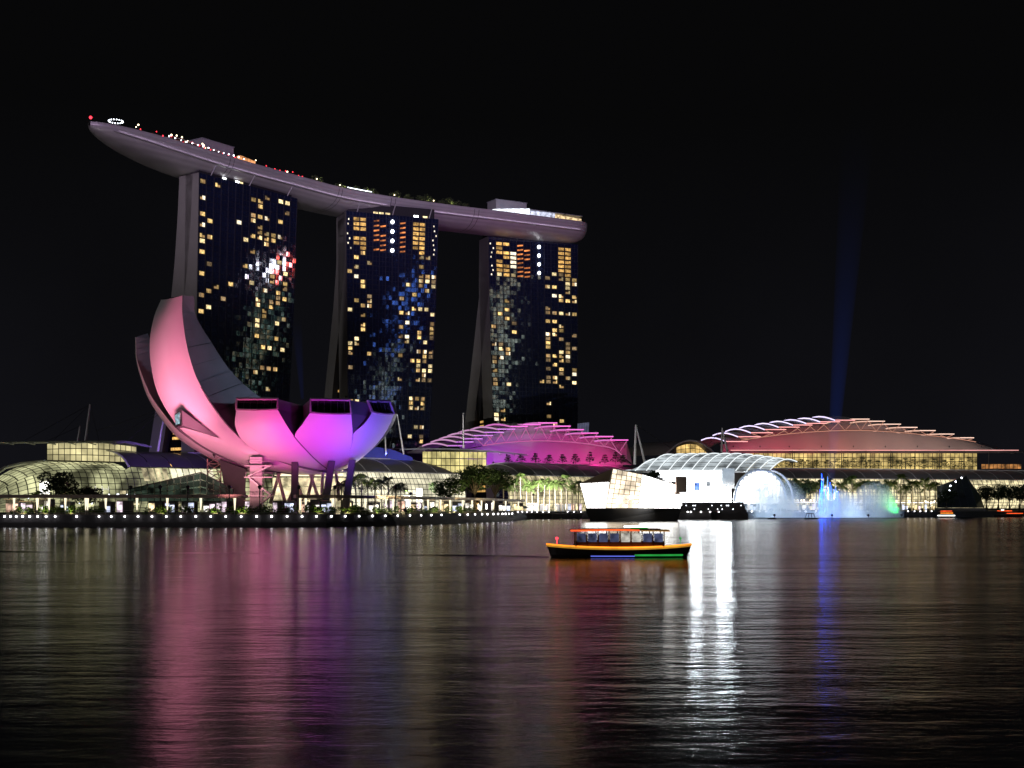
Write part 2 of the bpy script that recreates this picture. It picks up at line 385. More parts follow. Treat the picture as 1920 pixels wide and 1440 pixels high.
# ------------------------------------------------------------------ roof deck across the towers
CL = [(-215, 678), (-180, 746), (-142, 800), (-114.5, 835), (-82, 861), (-48, 882), (-13.5, 901), (48.5, 937)]
def cat(pts, t):
    n = len(pts) - 1; x = min(max(t, 0), .99999) * n; i = int(x); u = x - i
    p = [Vector((*pts[min(max(k, 0), n)], 0)) for k in (i - 1, i, i + 1, i + 2)]
    if i == 0: p[0] = p[1] * 2 - p[2]
    if i == n - 1: p[3] = p[2] * 2 - p[1]
    return .5 * ((2 * p[1]) + (p[2] - p[0]) * u + (2 * p[0] - 5 * p[1] + 4 * p[2] - p[3]) * u * u + (3 * p[1] - p[0] - 3 * p[2] + p[3]) * u ** 3)
tab = [cat(CL, i / 400) for i in range(401)]; arc = [0.0]
for a, b in zip(tab, tab[1:]): arc.append(arc[-1] + (b - a).length)
LEN = arc[-1]
def clp(s):
    s = min(max(s, 0), LEN); i = 0
    lo, hi = 0, 400
    while hi - lo > 1:
        mid = (lo + hi) // 2
        if arc[mid] <= s: lo = mid
        else: hi = mid
    p = tab[lo].lerp(tab[lo + 1], (s - arc[lo]) / (arc[lo + 1] - arc[lo])); t = (tab[min(lo + 3, 400)] - tab[max(lo - 3, 0)]).normalized()
    return p, t, Vector((t.y, -t.x, 0))                               # point, tangent, bayward normal
def hw(s):
    wv = 19.5
    if s < 88: wv *= max(0.0, 1 - ((88 - s) / 88) ** 2) ** .62
    if s > LEN - 14: wv *= math.sqrt(max(0.0, 1 - ((s - LEN + 14) / 14) ** 2)) * .92 + .08
    return max(wv, .05)
def hd(s):
    d = 10.8
    if s < 95: d *= max(0.0, 1 - ((95 - s) / 95) ** 2) ** .55 * .93 + .07
    if s > LEN - 12: d *= math.sqrt(max(0.0, 1 - ((s - LEN + 12) / 12) ** 2)) * .55 + .45
    return d
ZD = 200.0
def hull_pt(s, q):
    p, t, n = clp(s); z = ZD - hd(s) * max(0.0, 1 - abs(q) ** 2.7) ** .55
    v = p + n * (q * hw(s)); v.z = z; return v
sky = thing('roof_deck', 'boat-shaped roof deck laid across the three hotel towers', 'roof deck', (tab[200].x, tab[200].y, 187))
ss = [LEN * (i / 150) for i in range(151)]; ss[0] = .2
qs = [math.sin(-math.pi / 2 + math.pi * k / 26) for k in range(27)]
def hull_mat():
    m, t, b = newmat('hull_panels'); N = t.nodes.new; K = t.links.new
    b.inputs['Roughness'].default_value = .42; b.inputs['Metallic'].default_value = .25
    co = N('ShaderNodeTexCoord'); sep = N('ShaderNodeSeparateXYZ'); K(co.outputs['Object'], sep.inputs[0])
    wv = N('ShaderNodeTexWave'); wv.wave_type = 'BANDS'; wv.bands_direction = 'Z'; wv.inputs['Scale'].default_value = .16; wv.inputs['Distortion'].default_value = .4
    K(co.outputs['Object'], wv.inputs['Vector'])
    n = N('ShaderNodeTexNoise'); n.inputs['Scale'].default_value = .12; n.inputs['Detail'].default_value = 5; K(co.outputs['Object'], n.inputs['Vector'])
    c1 = N('ShaderNodeMixRGB'); c1.inputs[1].default_value = (.44, .42, .43, 1); c1.inputs[2].default_value = (.60, .57, .58, 1); K(n.outputs['Fac'], c1.inputs[0])
    c2 = N('ShaderNodeMixRGB'); c2.blend_type = 'MULTIPLY'; c2.inputs[0].default_value = .16; K(c1.outputs[0], c2.inputs[1]); K(wv.outputs['Color'], c2.inputs[2]); K(c2.outputs[0], b.inputs['Base Color'])
    bp = N('ShaderNodeBump'); bp.inputs['Distance'].default_value = .02; K(wv.outputs['Fac'], bp.inputs['Height']); K(bp.outputs[0], b.inputs['Normal'])
    return m
m_hull = hull_mat()
h = MB(); h.grid([[hull_pt(s, q) for q in qs] for s in ss]); h.build('hull', m_hull, sky, smooth=True)
d = MB(); d.grid([[hull_pt(s, -1) + Vector((0, 0, .05)), hull_pt(s, 1) + Vector((0, 0, .05))] for s in ss]); d.build('deck', m_darkc, sky)
for side in (-1, 1):
    pr = MB(); rows = []
    for s in ss:
        p, t, n = clp(s); a = hull_pt(s, side); i = -n * side * .4 if hw(s) > 1 else Vector((0, 0, 0))
        rows.append([a, a + Vector((0, 0, 1.0)), a + i + Vector((0, 0, 1.0)), a + i])
    pr.grid(rows); pr.build('parapet', m_hull, sky)
wl = MB(); wl.tube([hull_pt(s, .90) + clp(s)[2] * .5 + Vector((0, 0, .2)) for s in ss[5:-5]], .12, 5); wl.build('deck_fill_tube', E('deck_fill_glow', (.86, .68, 1), 6.0), sky)  # wash tube added to brighten the upper band of the hull
lg = MB(); lg.grid([[hull_pt(s, .88), hull_pt(s, .90) + clp(s)[2] * 1.0 - Vector((0, 0, .15)), hull_pt(s, .90) + clp(s)[2] * 1.0 + Vector((0, 0, .42)), hull_pt(s, .90) + clp(s)[2] * .9 + Vector((0, 0, .42)), hull_pt(s, .90) + clp(s)[2] * .9 - Vector((0, 0, .05)), hull_pt(s, .90)] for s in ss[4:-4]]); lg.build('fill_tube_ledge', m_hull, sky)  # ledge added to hide the wash tube from below
for s in (88, 178, 222, 285):                                        # movement joints
    for o in (0, 3.2):
        j = MB(); prof = [hull_pt(s + o, q) for q in qs if q > -.2]
        p, t, n = clp(s)
        rows = []
        for k, v in enumerate(prof):
            c = clp(s)[0].copy(); c.z = ZD - 3; dv = (v - c); dv -= t * dv.dot(t); dv.normalize()
            rows.append([v + dv * .12, v + dv * .12 + t * .35])
        j.grid(rows); j.build('joint_strip', m_dsteel, sky)
# blocks and pavilions on the deck
def deck_box(name, label, catg, s, off, L, W, Hh, mat, z0=ZD + .05):
    p, t, n = clp(s); c = p + n * off; rz = math.atan2(t.y, t.x); m = MB(); m.box((c.x, c.y, z0 + Hh / 2), (L, W, Hh), rz)
    tp = MB(); tp.box((c.x, c.y, z0 + Hh + .2), (L + .8, W + .8, .4), rz)
    o = thing(name, label, catg, (c.x, c.y, z0)); m.build('wall', mat, o); tp.build('coping', m_sidecl, o)
    for k in (-.3, 0, .3):
        v = MB(); cc = c + t * (L * k) + n * (W / 2 + .03); v.box((cc.x, cc.y, z0 + Hh * .55), (L * .16, .1, Hh * .5), rz); v.build('louvre', m_sidecl, o)
    return o
m_block = M('plant_room_render', (.34, .33, .35), .8, var=.1)
deck_box('plant_room', 'grey plant-room block on the left half of the roof deck', 'rooftop block', 98, -6, 24, 12, 13.5, m_block)
deck_box('plant_room', 'grey plant-room block near the right end of the roof deck', 'rooftop block', LEN - 56, -7, 24, 12, 13.5, m_block)
m_rwhite = E('restaurant_glow', (.85, .90, 1), 2.2, .5, .3); m_rgold = E('restaurant_gold', (1, .72, .38), .9, .8, .5)
rr = thing('rooftop_restaurant', 'white lit restaurant with sloping roof at right end of the deck', 'restaurant', (clp(LEN - 40)[0].x, clp(LEN - 40)[0].y, ZD))
def deck_strip(name, s0, s1, off, z0, z1a, z1b, mat, par, n=6, wd=3.0):
    for i in range(n):
        a, b = lerp(s0, s1, i / n), lerp(s0, s1, (i + .92) / n); m = MB(); z1, z2 = lerp(z1a, z1b, i / n), lerp(z1a, z1b, (i + 1) / n)
        pa, ta, na = clp(a); pb, tb, nb = clp(b); lo = [pa + na * off, pb + nb * off, pb + nb * (off - wd), pa + na * (off - wd)]
        hi = [Vector((v.x, v.y, z)) for v, z in zip(lo, (z1, z2, z2, z1))]; lo = [Vector((v.x, v.y, z0)) for v in lo]
        m.hexa(lo, hi); m.build(name, mat, par)
deck_strip('roof_panel', LEN - 78, LEN - 50, 14, ZD + .2, ZD + 3, ZD + 6.5, m_rwhite, rr, 5)
deck_strip('glass_bay', LEN - 50, LEN - 30, 14, ZD + .2, ZD + 5, ZD + 5.5, E('restaurant_blue', (.75, .78, 1), .8, .8, .4), rr, 6)
deck_strip('glass_bay', LEN - 30, LEN - 8, 13, ZD + .2, ZD + 5, ZD + 4.2, m_rgold, rr, 9)
deck_strip('roof_edge', LEN - 50, LEN - 7, 14.4, ZD + 5.6, ZD + 6.1, ZD + 6.0, m_sidecl, rr, 3, 8)
bar = thing('rooftop_bar', 'low rooftop bar with red and amber lights beside the left block', 'bar', (clp(92)[0].x, clp(92)[0].y, ZD))
deck_strip('counter_light', 100, 112, 16, ZD + 1.4, ZD + 4.6, ZD + 3.6, E('bar_amber', (1, .42, .16), .9, .6, .6), bar, 4)
deck_strip('bar_wall', 78, 158, 15.2, ZD + .2, ZD + 2.6, ZD + 2.2, m_sidecl, bar, 12)
deck_strip('awning', 52, 92, 10, ZD + 5.0, ZD + 5.3, ZD + 6, m_canopy, bar, 6, 6)
def lamp_mesh(nm, mat, r, sq=1.0, stem=0.0):
    o = thing(nm, None, 'lamp', (0, 0, 0)); b = MB(); b.ball((0, 0, stem + r), r, 8, 5, sq); b.build('globe', mat, o)
    if stem: s_ = MB(); s_.tube([(0, 0, 0), (0, 0, stem)], .07, 5); s_.build('stem', m_dsteel, o)
    return o
m_lred = E('lamp_red', (1, .03, .05), 4.0, sampling='NONE'); m_lwarm = E('lamp_warm', (1, .80, .52), 5, sampling='NONE'); m_lcool = E('lamp_cool', (.85, .9, 1), 6, sampling='NONE')
pr_red = lamp_mesh('deck_lamp', m_lred, .42, stem=.8); u_red = [False]
pr_wht = lamp_mesh('deck_lamp', m_lcool, .40, stem=.7); u_wht = [False]
pr_wrm = lamp_mesh('deck_lamp', m_lwarm, .50, stem=1.2); u_wrm = [False]
def deckpos(s, off, z=0):
    p, t, n = clp(s); q = p + n * off; return Vector((q.x, q.y, ZD + z))
for i in range(15):
    s = 42 + i * 4.1
    place(pr_wht, u_wht, deckpos(s, hw(s) - .2, 1.5 - .6), 0, rnd.uniform(.7, 1.15), f'{ordn(i + 1)} small white lamp from the left along the roof deck parapet', 'white lamps on the roof deck parapet')
for i in range(26):
    s = 30 + i * 5.0 + rnd.uniform(-1.5, 1.5)
    place(pr_red, u_red, deckpos(s, hw(s) * .6, 2.6 + rnd.uniform(-.5, 1.5)), 0, rnd.uniform(.5, 1.0), f'{ordn(i + 1)} small red lamp from the left on the roof deck', 'red lamps on the roof deck')
for i, s in enumerate((27, 28.5, 60, 63, 64.5, 76, 78, 77, 118, 143, 52, 56)):
    place(pr_wrm, u_wrm, deckpos(s, hw(s) * .5, 3.2 + (i % 3)), 0, rnd.uniform(.6, 1.1), f'{ordn(i + 1)} warm lamp among the rooftop bars on the left deck', 'warm lamps on the roof deck')
tip = lamp_mesh('beacon', m_lred, .8, stem=1.0); tip.location = deckpos(1.0, 0, 1.5); tag(tip, 'bright red warning beacon on the left tip of the roof deck', 'beacon')
ring = thing('ring_light', 'small ring of white lights above the left tip of the deck', 'ring light', deckpos(19, 0, 0))
rc = deckpos(19, 0, 6)
for k in range(16):
    a = 2 * math.pi * k / 16; m = MB(); m.ball(rc + Vector((3.6 * math.cos(a), 3.6 * math.sin(a), 0)), .33, 6, 4); m.build('bulb', m_lcool, ring)
m = MB(); m.tube([deckpos(19, 0, 0), rc], .12); m.tube([rc + Vector((3.6 * math.cos(2 * math.pi * k / 24), 3.6 * math.sin(2 * math.pi * k / 24), 0)) for k in range(25)], .1, 5); m.build('frame', m_dsteel, ring)
dstr = thing('light_strip', 'thin white strip light along the parapet above the middle tower', 'strip light', deckpos(192, 19, 0))
m = MB(); m.tube([deckpos(s, hw(s) - .1, 1.9) for s in range(186, 208, 3)], .16); m.build('tube', m_lcool, dstr)
# ------------------------------------------------------------------ vegetation prototypes
def leaves(m, c, r, n, size, rg, sq=.8, shell=.55):
    for _ in range(n):
        while True:
            v = Vector((rg.uniform(-1, 1), rg.uniform(-1, 1), rg.uniform(-1, 1)))
            if .05 < v.length <= 1: break
        v = v.normalized() * (v.length ** shell) * r; v.z *= sq
        p = c + v; a = Vector((rg.gauss(0, 1), rg.gauss(0, 1), rg.gauss(0, .5))).normalized(); b = a.cross(Vector((rg.gauss(0, 1), rg.gauss(0, 1), rg.gauss(0, 1)))).normalized()
        s_ = size * rg.uniform(.6, 1.4)
        m.add([p - a * s_ * .5, p + b * s_ * .28, p + a * s_ * .5, p - b * s_ * .28], [(0, 1, 2, 3)])
def broad_tree(label, loc, h, rx, mat, seed, n=1500, lean=0.0, size=.75, group=None, clumps=11, sq=.7):
    rg = random.Random(seed); o = thing('broadleaf_tree', label, 'tree', loc, group); b = Vector(loc)
    tr = MB(); fork = b + Vector((lean * .3, 0, h * .38)); tr.tube([b, b + Vector((lean * .1, .1, h * .2)), fork], .5 * h / 12, 7, .3 * h / 12)
    cr = MB()
    for k in range(clumps):
        a = 2 * math.pi * k / clumps + rg.uniform(-.3, .3); rr_ = rx * rg.uniform(.25, .78); zz = h * rg.uniform(.5, .86)
        if k == 0: rr_ = 0; zz = h * .84
        c = b + Vector((math.cos(a) * rr_ + lean, math.sin(a) * rr_ * .8, zz))
        tr.tube([fork, fork.lerp(c, .5) + Vector((0, 0, .05 * h)), c], .17 * h / 12, 5, .05 * h / 12)
        leaves(cr, c, rx * rg.uniform(.3, .46), n // clumps, size, rg, sq)
    tr.build('trunk', m_bark, o); cr.build('crown', mat, o)
    return o
def palm_proto(seed, h):
    rg = random.Random(seed); o = thing('palm_tree', None, 'palm tree', (0, 0, 0))
    bend = Vector((rg.uniform(-.5, .5), rg.uniform(-.4, .4), 0)); tp = Vector((bend.x, bend.y, h))
    tr = MB(); tr.tube([Vector((0, 0, 0)), Vector((bend.x * .2, bend.y * .2, h * .4)), Vector((bend.x * .6, bend.y * .6, h * .75)), tp], .24, 7, .15); tr.build('trunk', m_trunk, o)
    fr = MB(); nf = 17
    for k in range(nf):
        a = 2 * math.pi * k / nf + rg.uniform(-.2, .2); el = rg.uniform(-.15, 1.05); Ln = rg.uniform(2.6, 3.5)
        dirv = Vector((math.cos(a), math.sin(a), 0)); pts = []
        for i in range(7):
            t = i / 6; pts.append(tp + dirv * (Ln * t * math.cos(el) * (1 - .1 * t)) + Vector((0, 0, Ln * (math.sin(el) * t - (.40 + .22 * math.cos(el)) * t * t))))
        sd_ = dirv.cross(Vector((0, 0, 1)))
        for i in range(6):
            for j in range(2):
                p = pts[i].lerp(pts[i + 1], j / 2); nx = pts[i].lerp(pts[i + 1], j / 2 + .4); t = (i + j / 2) / 6; wd = .85 * math.sin(math.pi * (.12 + .85 * t)) + .1
                for sg in (-1, 1): fr.add([p, nx, nx + sd_ * sg * wd + dirv * .25 - Vector((0, 0, .35 * wd + .1)), p + sd_ * sg * wd * .7 + dirv * .35 - Vector((0, 0, .3 * wd + .1))], [(0, 1, 2, 3)])
    fr.build('fronds', m_palm, o); return o
palms = [[palm_proto(11 + i, 8.5 + i * .7), [False]] for i in range(4)]
def palm(i, loc, sc_, label, group):
    pp = palms[i % 4]; return place(pp[0], pp[1], loc, rnd.uniform(0, 6.28), sc_, label, group)
m_deckleaf = M('deck_garden_leaf', (.07, .10, .035), .6, var=.5, vs=1)
def shrub(label, loc, r, mat, seed, group=None, n=160, size=.55, sq=.8, name='garden_shrub', catg='shrub'):
    rg = random.Random(seed); o = thing(name, label, catg, loc, group); m = MB()
    for k in range(3): leaves(m, Vector(loc) + Vector((rg.uniform(-.5, .5) * r, rg.uniform(-.5, .5) * r, r * sq * rg.uniform(.6, 1.1))), r * .7, n // 3, size, rg, sq)
    m.build('foliage', mat, o); t = MB(); t.tube([loc, Vector(loc) + Vector((0, 0, r * .8))], .12, 5); t.build('stem', m_bark, o); return o
gi = 0
for s in (160, 164, 181, 184, 196, 200, 206, 210, 214, 226, 228, 236, 238, 246, 250, 254, 256, 262, 266, 269, 275, 280):
    gi += 1; r = rnd.uniform(2.2, 4.0)
    shrub(f'{ordn(gi)} rooftop garden tree from the left along the deck parapet', deckpos(s, 15.5, .3), r, m_deckleaf, 100 + gi, 'garden trees on the roof deck', n=240, size=.8, sq=1.0, name='garden_tree', catg='tree')
    if gi in (1, 3, 10, 17): place(pr_wrm, u_wrm, deckpos(s - .8, 18.2, 1.2), 0, .8, f'warm lamp lighting the {ordn(gi)} garden tree on the deck', 'warm lamps on the roof deck')
# ------------------------------------------------------------------ floodlights (lamp housings with their own beams)
def flood(label, loc, target, energy, color, size=60, blend=.8, rad=.8, pole=0.0):
    o = thing('floodlight', label, 'floodlight', loc); d_ = (Vector(target) - Vector(loc)).normalized(); p = Vector(loc)
    m = MB(); m.tube([p - Vector((0, 0, pole)), p + Vector((0, 0, .7))], .12, 6); m.build('bracket', m_dsteel, o)
    h_ = p + Vector((0, 0, .9)); m = MB(); m.tube([h_ - d_ * .5, h_ - d_ * .2, h_ + d_ * .25], .28, 8, .5); m.build('housing', m_dsteel, o)
    spot(o, h_ + d_ * .5, target, energy, color, size, blend, rad); return o

# ------------------------------------------------------------------ petal museum
mus = thing('petal_museum', 'white lotus-shaped museum glowing pink and violet on the waterfront', 'museum', (-53, 352, DECK))
def pts3(t): return [P(*q) for q in t]
def resample(pts, n):
    d_ = [0.0]
    for a, b in zip(pts, pts[1:]): d_.append(d_[-1] + (b - a).length)
    # smooth Catmull-Rom through the points
    out_ = []
    m = len(pts)
    for k in range(n):
        t = d_[-1] * k / (n - 1); i = 0
        while i < m - 2 and d_[i + 1] < t: i += 1
        u = (t - d_[i]) / (d_[i + 1] - d_[i]); p0 = pts[i - 1] if i else pts[0] * 2 - pts[1]; p3 = pts[i + 2] if i < m - 2 else pts[-1] * 2 - pts[-2]
        p1, p2 = pts[i], pts[i + 1]
        out_.append(.5 * ((2 * p1) + (p2 - p0) * u + (2 * p0 - 5 * p1 + 4 * p2 - p3) * u * u + (3 * p1 - p0 - 3 * p2 + p3) * u ** 3))
    return out_
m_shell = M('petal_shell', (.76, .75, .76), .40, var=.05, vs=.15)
m_side = M('petal_side_steel_shaded', (.20, .20, .22), .42, .45, var=.16, vs=.25, bump=.03, bs=1.5)  # steel cladding, base darkened to carry the shade of the unlit sides
m_sky = M('skylight_glass', (.012, .01, .012), .12, var=.3)
m_rim = M('skylight_rim', (.45, .36, .40), .5, var=.1)
def petal(L, Rr, bulge, n=24, nu=12):
    Lc, Rc = resample(pts3(L), n), resample(pts3(Rr), n); rows = []
    for i in range(n):
        a, b = Lc[i], Rc[i]; row = []
        for k in range(nu + 1):
            u = k / nu; p = a.lerp(b, u); t = i / (n - 1)
            bu = bulge * 4 * u * (1 - u) * (.35 + .65 * math.sin(math.pi * min(1, .25 + .75 * t)))
            row.append(p + Vector((-.12, -1, -.35)).normalized() * bu)
        rows.append(row)
    m = MB(); m.grid(rows); return m, Lc, Rc
def sidewall(parent, edge, vec, name='side_panel', n=1, mat=None):
    """panels between an edge curve and its inward offset; vec(t)->Vector"""
    k = len(edge)
    for j in range(n):
        i0, i1 = j * (k - 1) // n, (j + 1) * (k - 1) // n; m = MB(); rows = []
        for i in range(i0, i1 + 1):
            t = i / (k - 1); a = edge[i]; b = a + vec(t); rows.append([a, b])
        if n > 1:                                                     # leave a joint between panels
            rows[-1] = [rows[-1][0].lerp(rows[-2][0], .06), rows[-1][1].lerp(rows[-2][1], .06)]
            off = Vector((.04 * (j % 3), -.05 * (j % 2), 0)); rows = [[a + off, b + off] for a, b in rows]
        m.grid(rows); m.build(name, mat or m_side, parent)
# A: the tall petal
A_L = [(302, 562, 351), (290, 590, 350), (282, 627, 349), (281, 665, 348.5), (286, 702, 348), (295, 735, 347.5), (310, 765, 347), (335, 802, 347), (352, 817, 347), (380, 837, 347.5), (415, 855, 348), (452, 870, 349), (500, 882, 351), (560, 889, 354)]
A_R = [(342, 554, 347), (342, 590, 346), (350, 647, 345), (365, 700, 344.5), (380, 730, 344.2), (400, 762, 344), (430, 800, 344), (460, 827, 344.5), (490, 848, 345), (540, 869, 347), (580, 879, 349), (620, 886, 352)]
mA, LA, RA = petal(A_L, A_R, 2.0, 44, 16); pA = mA.build('petal', m_shell, mus, smooth=True); tag(pA, 'tallest pink petal, curving up at the left')
A_R2 = [(364, 556, 352), (366, 590, 353), (380, 617, 355), (395, 640, 357), (415, 672, 359), (440, 705, 362), (465, 727, 364), (487, 745, 365), (520, 770, 366), (560, 810, 366), (600, 850, 364), (640, 882, 360)]
RA2 = resample(pts3(A_R2), 44)
for j in range(14):
    i0, i1 = j * 43 // 14, (j + 1) * 43 // 14; rows = [[RA[i], RA2[i]] for i in range(i0, i1 + 1)]
    if j < 13: rows[-1] = [rows[-1][0].lerp(rows[-2][0], .05), rows[-1][1].lerp(rows[-2][1], .05)]
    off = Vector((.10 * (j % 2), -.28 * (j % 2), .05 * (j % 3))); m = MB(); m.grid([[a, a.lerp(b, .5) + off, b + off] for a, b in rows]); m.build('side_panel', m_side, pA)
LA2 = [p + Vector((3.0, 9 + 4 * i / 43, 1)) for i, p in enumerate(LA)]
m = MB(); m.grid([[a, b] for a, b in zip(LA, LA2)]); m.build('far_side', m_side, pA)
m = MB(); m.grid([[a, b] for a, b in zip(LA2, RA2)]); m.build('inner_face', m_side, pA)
m = MB(); m.add([LA[0], RA[0], RA2[0], LA2[0]], [(0, 1, 2, 3)]); m.build('skylight', m_sky, pA)
# B: tall petal behind it
B_L = [(254, 632, 368), (255, 670, 366), (262, 702, 364), (277, 745, 362), (302, 785, 360), (327, 815, 358), (352, 835, 357), (390, 857, 356), (427, 875, 355), (465, 885, 355), (520, 891, 356)]
B_R = [(254.8, 632, 365), (256.5, 670, 363), (266, 702, 361), (283, 742, 359), (308, 777, 357), (332, 805, 355), (360, 826, 354), (400, 850, 353), (440, 868, 352.5), (480, 881, 353), (530, 889, 355)]
mB, LB, RB = petal(B_L, B_R, .5, 36, 6); pB = mB.build('petal', m_shell, mus, smooth=True); tag(pB, 'thin pink edge of the petal behind the tallest one')
B_R2 = [(277, 625, 374), (290, 660, 373), (305, 700, 372), (325, 745, 370), (350, 790, 368), (380, 820, 366), (410, 845, 364), (450, 870, 362), (500, 885, 360)]
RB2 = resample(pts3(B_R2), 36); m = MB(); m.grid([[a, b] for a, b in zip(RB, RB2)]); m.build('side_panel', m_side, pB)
# short petal with the picture window, on the tall petal's flank
wp = [P(329, 777, 343.5), P(340, 768, 342), P(340.5, 797, 342.3), P(330.5, 800, 343.8)]; tipp = P(411, 821.5, 343.2)
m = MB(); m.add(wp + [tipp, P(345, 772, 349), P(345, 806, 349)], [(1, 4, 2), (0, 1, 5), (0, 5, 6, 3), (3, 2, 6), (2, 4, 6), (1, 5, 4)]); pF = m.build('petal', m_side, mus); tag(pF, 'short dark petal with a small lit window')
cen = sum(wp, Vector()) / 4; wq = [cen + (p - cen) * .78 + Vector((-.25, -.25, 0)) for p in wp]
m = MB(); m.quad(*wq); m.build('window', E('petal_window', (.45, .75, .85), .55, .6, 1.2), pF)
m = MB(); 
for a, b in zip(wp, wp[1:] + wp[:1]): m.tube([a, b], .22, 5)
m.build('window_frame', m_dsteel, pF)
# C, D, E: the front petals
def front_petal(label, L, Rr, slot, inR, inL, bulge):
    m, Lc, Rc = petal(L, Rr, bulge, 26, 12); o = m.build('petal', m_shell, mus, smooth=True); tag(o, label)
    s4 = [P(*q) for q in slot]                                       # TL TR BR BL of the skylight
    # skylight: glass set back in a frame
    cen = sum(s4, Vector()) / 4; back_ = Vector((.1, .9, .1))
    top_row = m.v[0:13]
    g_ = MB(); upper = [s4[0].lerp(s4[1], k / 12) for k in range(13)]
    g_.grid([[p + back_ for p in upper], [p + back_ for p in top_row]]); g_.build('skylight', m_sky, o)
    fr_ = MB(); fr_.tube([top_row[0], s4[0], s4[1], top_row[-1]], .38, 5); fr_.tube(top_row, .30, 5); fr_.build('skylight_frame', m_rim, o)
    for k in range(1, 6):
        b = MB(); b.tube([upper[k * 2] + back_ * .9, top_row[k * 2] + back_ * .9], .07, 4); b.build('glazing_bar', m_dsteel, o)
    nR = len(Rc)
    eR = [s4[1]] + Rc[:15]; eL = [s4[0]] + Lc[:15]
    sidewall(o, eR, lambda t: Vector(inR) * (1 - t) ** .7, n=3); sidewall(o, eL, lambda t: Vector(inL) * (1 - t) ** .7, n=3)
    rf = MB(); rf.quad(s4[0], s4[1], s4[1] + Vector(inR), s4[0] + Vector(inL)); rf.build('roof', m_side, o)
    return o
C_L = [(443, 767, 338), (441, 798, 339), (455, 826, 341), (490, 852, 344.5), (530, 870, 347.5), (575, 882, 351)]
C_R = [(520, 767, 336.5), (533, 790, 337.8), (553, 820, 340), (581, 851, 344), (598, 867, 347), (615, 880, 351)]
D_L = [(582.5, 773, 335.5), (567, 795, 337.3), (553, 820, 340), (581, 851, 344), (598, 867, 347), (615, 880, 351)]
D_R = [(658.5, 775.5, 338), (661, 815, 341), (658, 837, 344), (650, 858, 347.5), (640, 870, 350), (628, 881, 352)]
E_L = [(698, 772, 343.5), (685, 792.5, 342.5), (661, 815, 341), (658, 837, 344), (650, 858, 347.5), (640, 870, 350), (628, 881, 352)]
E_R = [(738.5, 776, 352), (730, 798, 352), (716, 821, 352), (696.5, 843, 352), (671, 865, 353), (655, 876, 354), (638, 884, 355)]
front_petal('front left petal, pink, square cut with a dark skylight', C_L, C_R, [(443.5, 748, 338.6), (521, 748, 337.2), (521, 767, 337), (443, 767, 338.4)], (5.5, 14, -1), (-3, 16, 0), 1.0)
front_petal('middle front petal, magenta, square cut with a dark skylight', D_L, D_R, [(582, 748.5, 336), (656, 750, 338.5), (658, 775, 338.4), (583, 773, 336)], (5.2, 10, -.3), (-4.5, 14, -1), 1.1)
front_petal('right hand petal, violet to blue, with a dark skylight', E_L, E_R, [(689.5, 752, 344.5), (731, 753, 351), (738.5, 775, 352), (698, 771, 344.2)], (.5, 6, .3), (-4.2, 8, .3), 1.1)
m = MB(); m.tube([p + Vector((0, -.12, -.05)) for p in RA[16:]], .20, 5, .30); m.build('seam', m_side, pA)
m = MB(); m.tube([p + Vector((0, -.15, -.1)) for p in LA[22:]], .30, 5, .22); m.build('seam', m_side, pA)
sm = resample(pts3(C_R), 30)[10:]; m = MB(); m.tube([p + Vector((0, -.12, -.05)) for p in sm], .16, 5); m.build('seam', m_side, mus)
# bowl underside, rings and lobby
m = MB(); cx, cyy = -53.5, 358; rows = []
for j in range(7):
    t = j / 6; rows.append([Vector((cx + math.cos(a) * lerp(10.0, 4, t) * 1.0, cyy + math.sin(a) * lerp(8, 3, t), lerp(14.4, 13.5, t ** .6))) for a in [2 * math.pi * k / 40 for k in range(41)]])
m.grid(rows); m.build('bowl_underside', m_shell, mus, smooth=True)
m_lob = E('lobby_ceiling', (1, .82, .55), 1.5, .25, .2); m_lobg = E('lobby_glass', (1, .85, .50), 1.0, .7, .35)
lob = MB(); lob.box((-56.0, 368, 14.6), (18, 6, 2.4)); lobo = lob.build('lobby_ceiling', m_lob, mus)
for k in range(9):
    for j in range(4):
        m = MB(); m.box((-65.0 + k * 2.3, 368.6, DECK + 1.25 + j * 2.55), (2.3, .15, 2.4)); m.build('lobby_pane', m_lobg, mus)
m_xc = M('lobby_column', (.70, .62, .52), .6, var=.1)
for (x0, y0), (x1, y1) in (((507, 944), (524, 886)), ((535, 944), (520, 886)), ((541, 940), (557, 903)), ((568, 938), (557, 903)), ((576, 936), (588, 887)), ((598, 938), (581, 887)), ((603, 938), (605, 887)), ((636, 938), (630, 887))):
    m = MB(); m.tube([P(x0, y0, 352), P(x1, y1, 354)], .50, 7, .40); m.build('raking_column', m_xc, mus)
for px0, px1, y0 in ((552, 553, 866), (607, 622, 864), (645, 661, 862)):
    a = P(px1, y0, 346); b = G(px0, 345, DECK); m = MB(); wv = .95
    m.hexa([b + Vector((-wv, -.6, 0)), b + Vector((wv, -.6, 0)), b + Vector((wv, .8, 0)), b + Vector((-wv, .8, 0))], [a + Vector((-wv * .85, -.6, 0)), a + Vector((wv * .85, -.6, 0)), a + Vector((wv * .85, .8, 0)), a + Vector((-wv * .85, .8, 0))])
    m.build('dark_column', m_darkc, mus)
m = MB(); a = P(405, 858, 352); b = P(462, 882, 352)
m.hexa([G(428, 350, DECK), G(458, 350, DECK), G(458, 357, DECK), G(428, 357, DECK)], [P(412, 862, 350), P(462, 880, 350), P(462, 880, 357), P(412, 862, 357)]); m.build('dark_pier', m_darkc, mus)
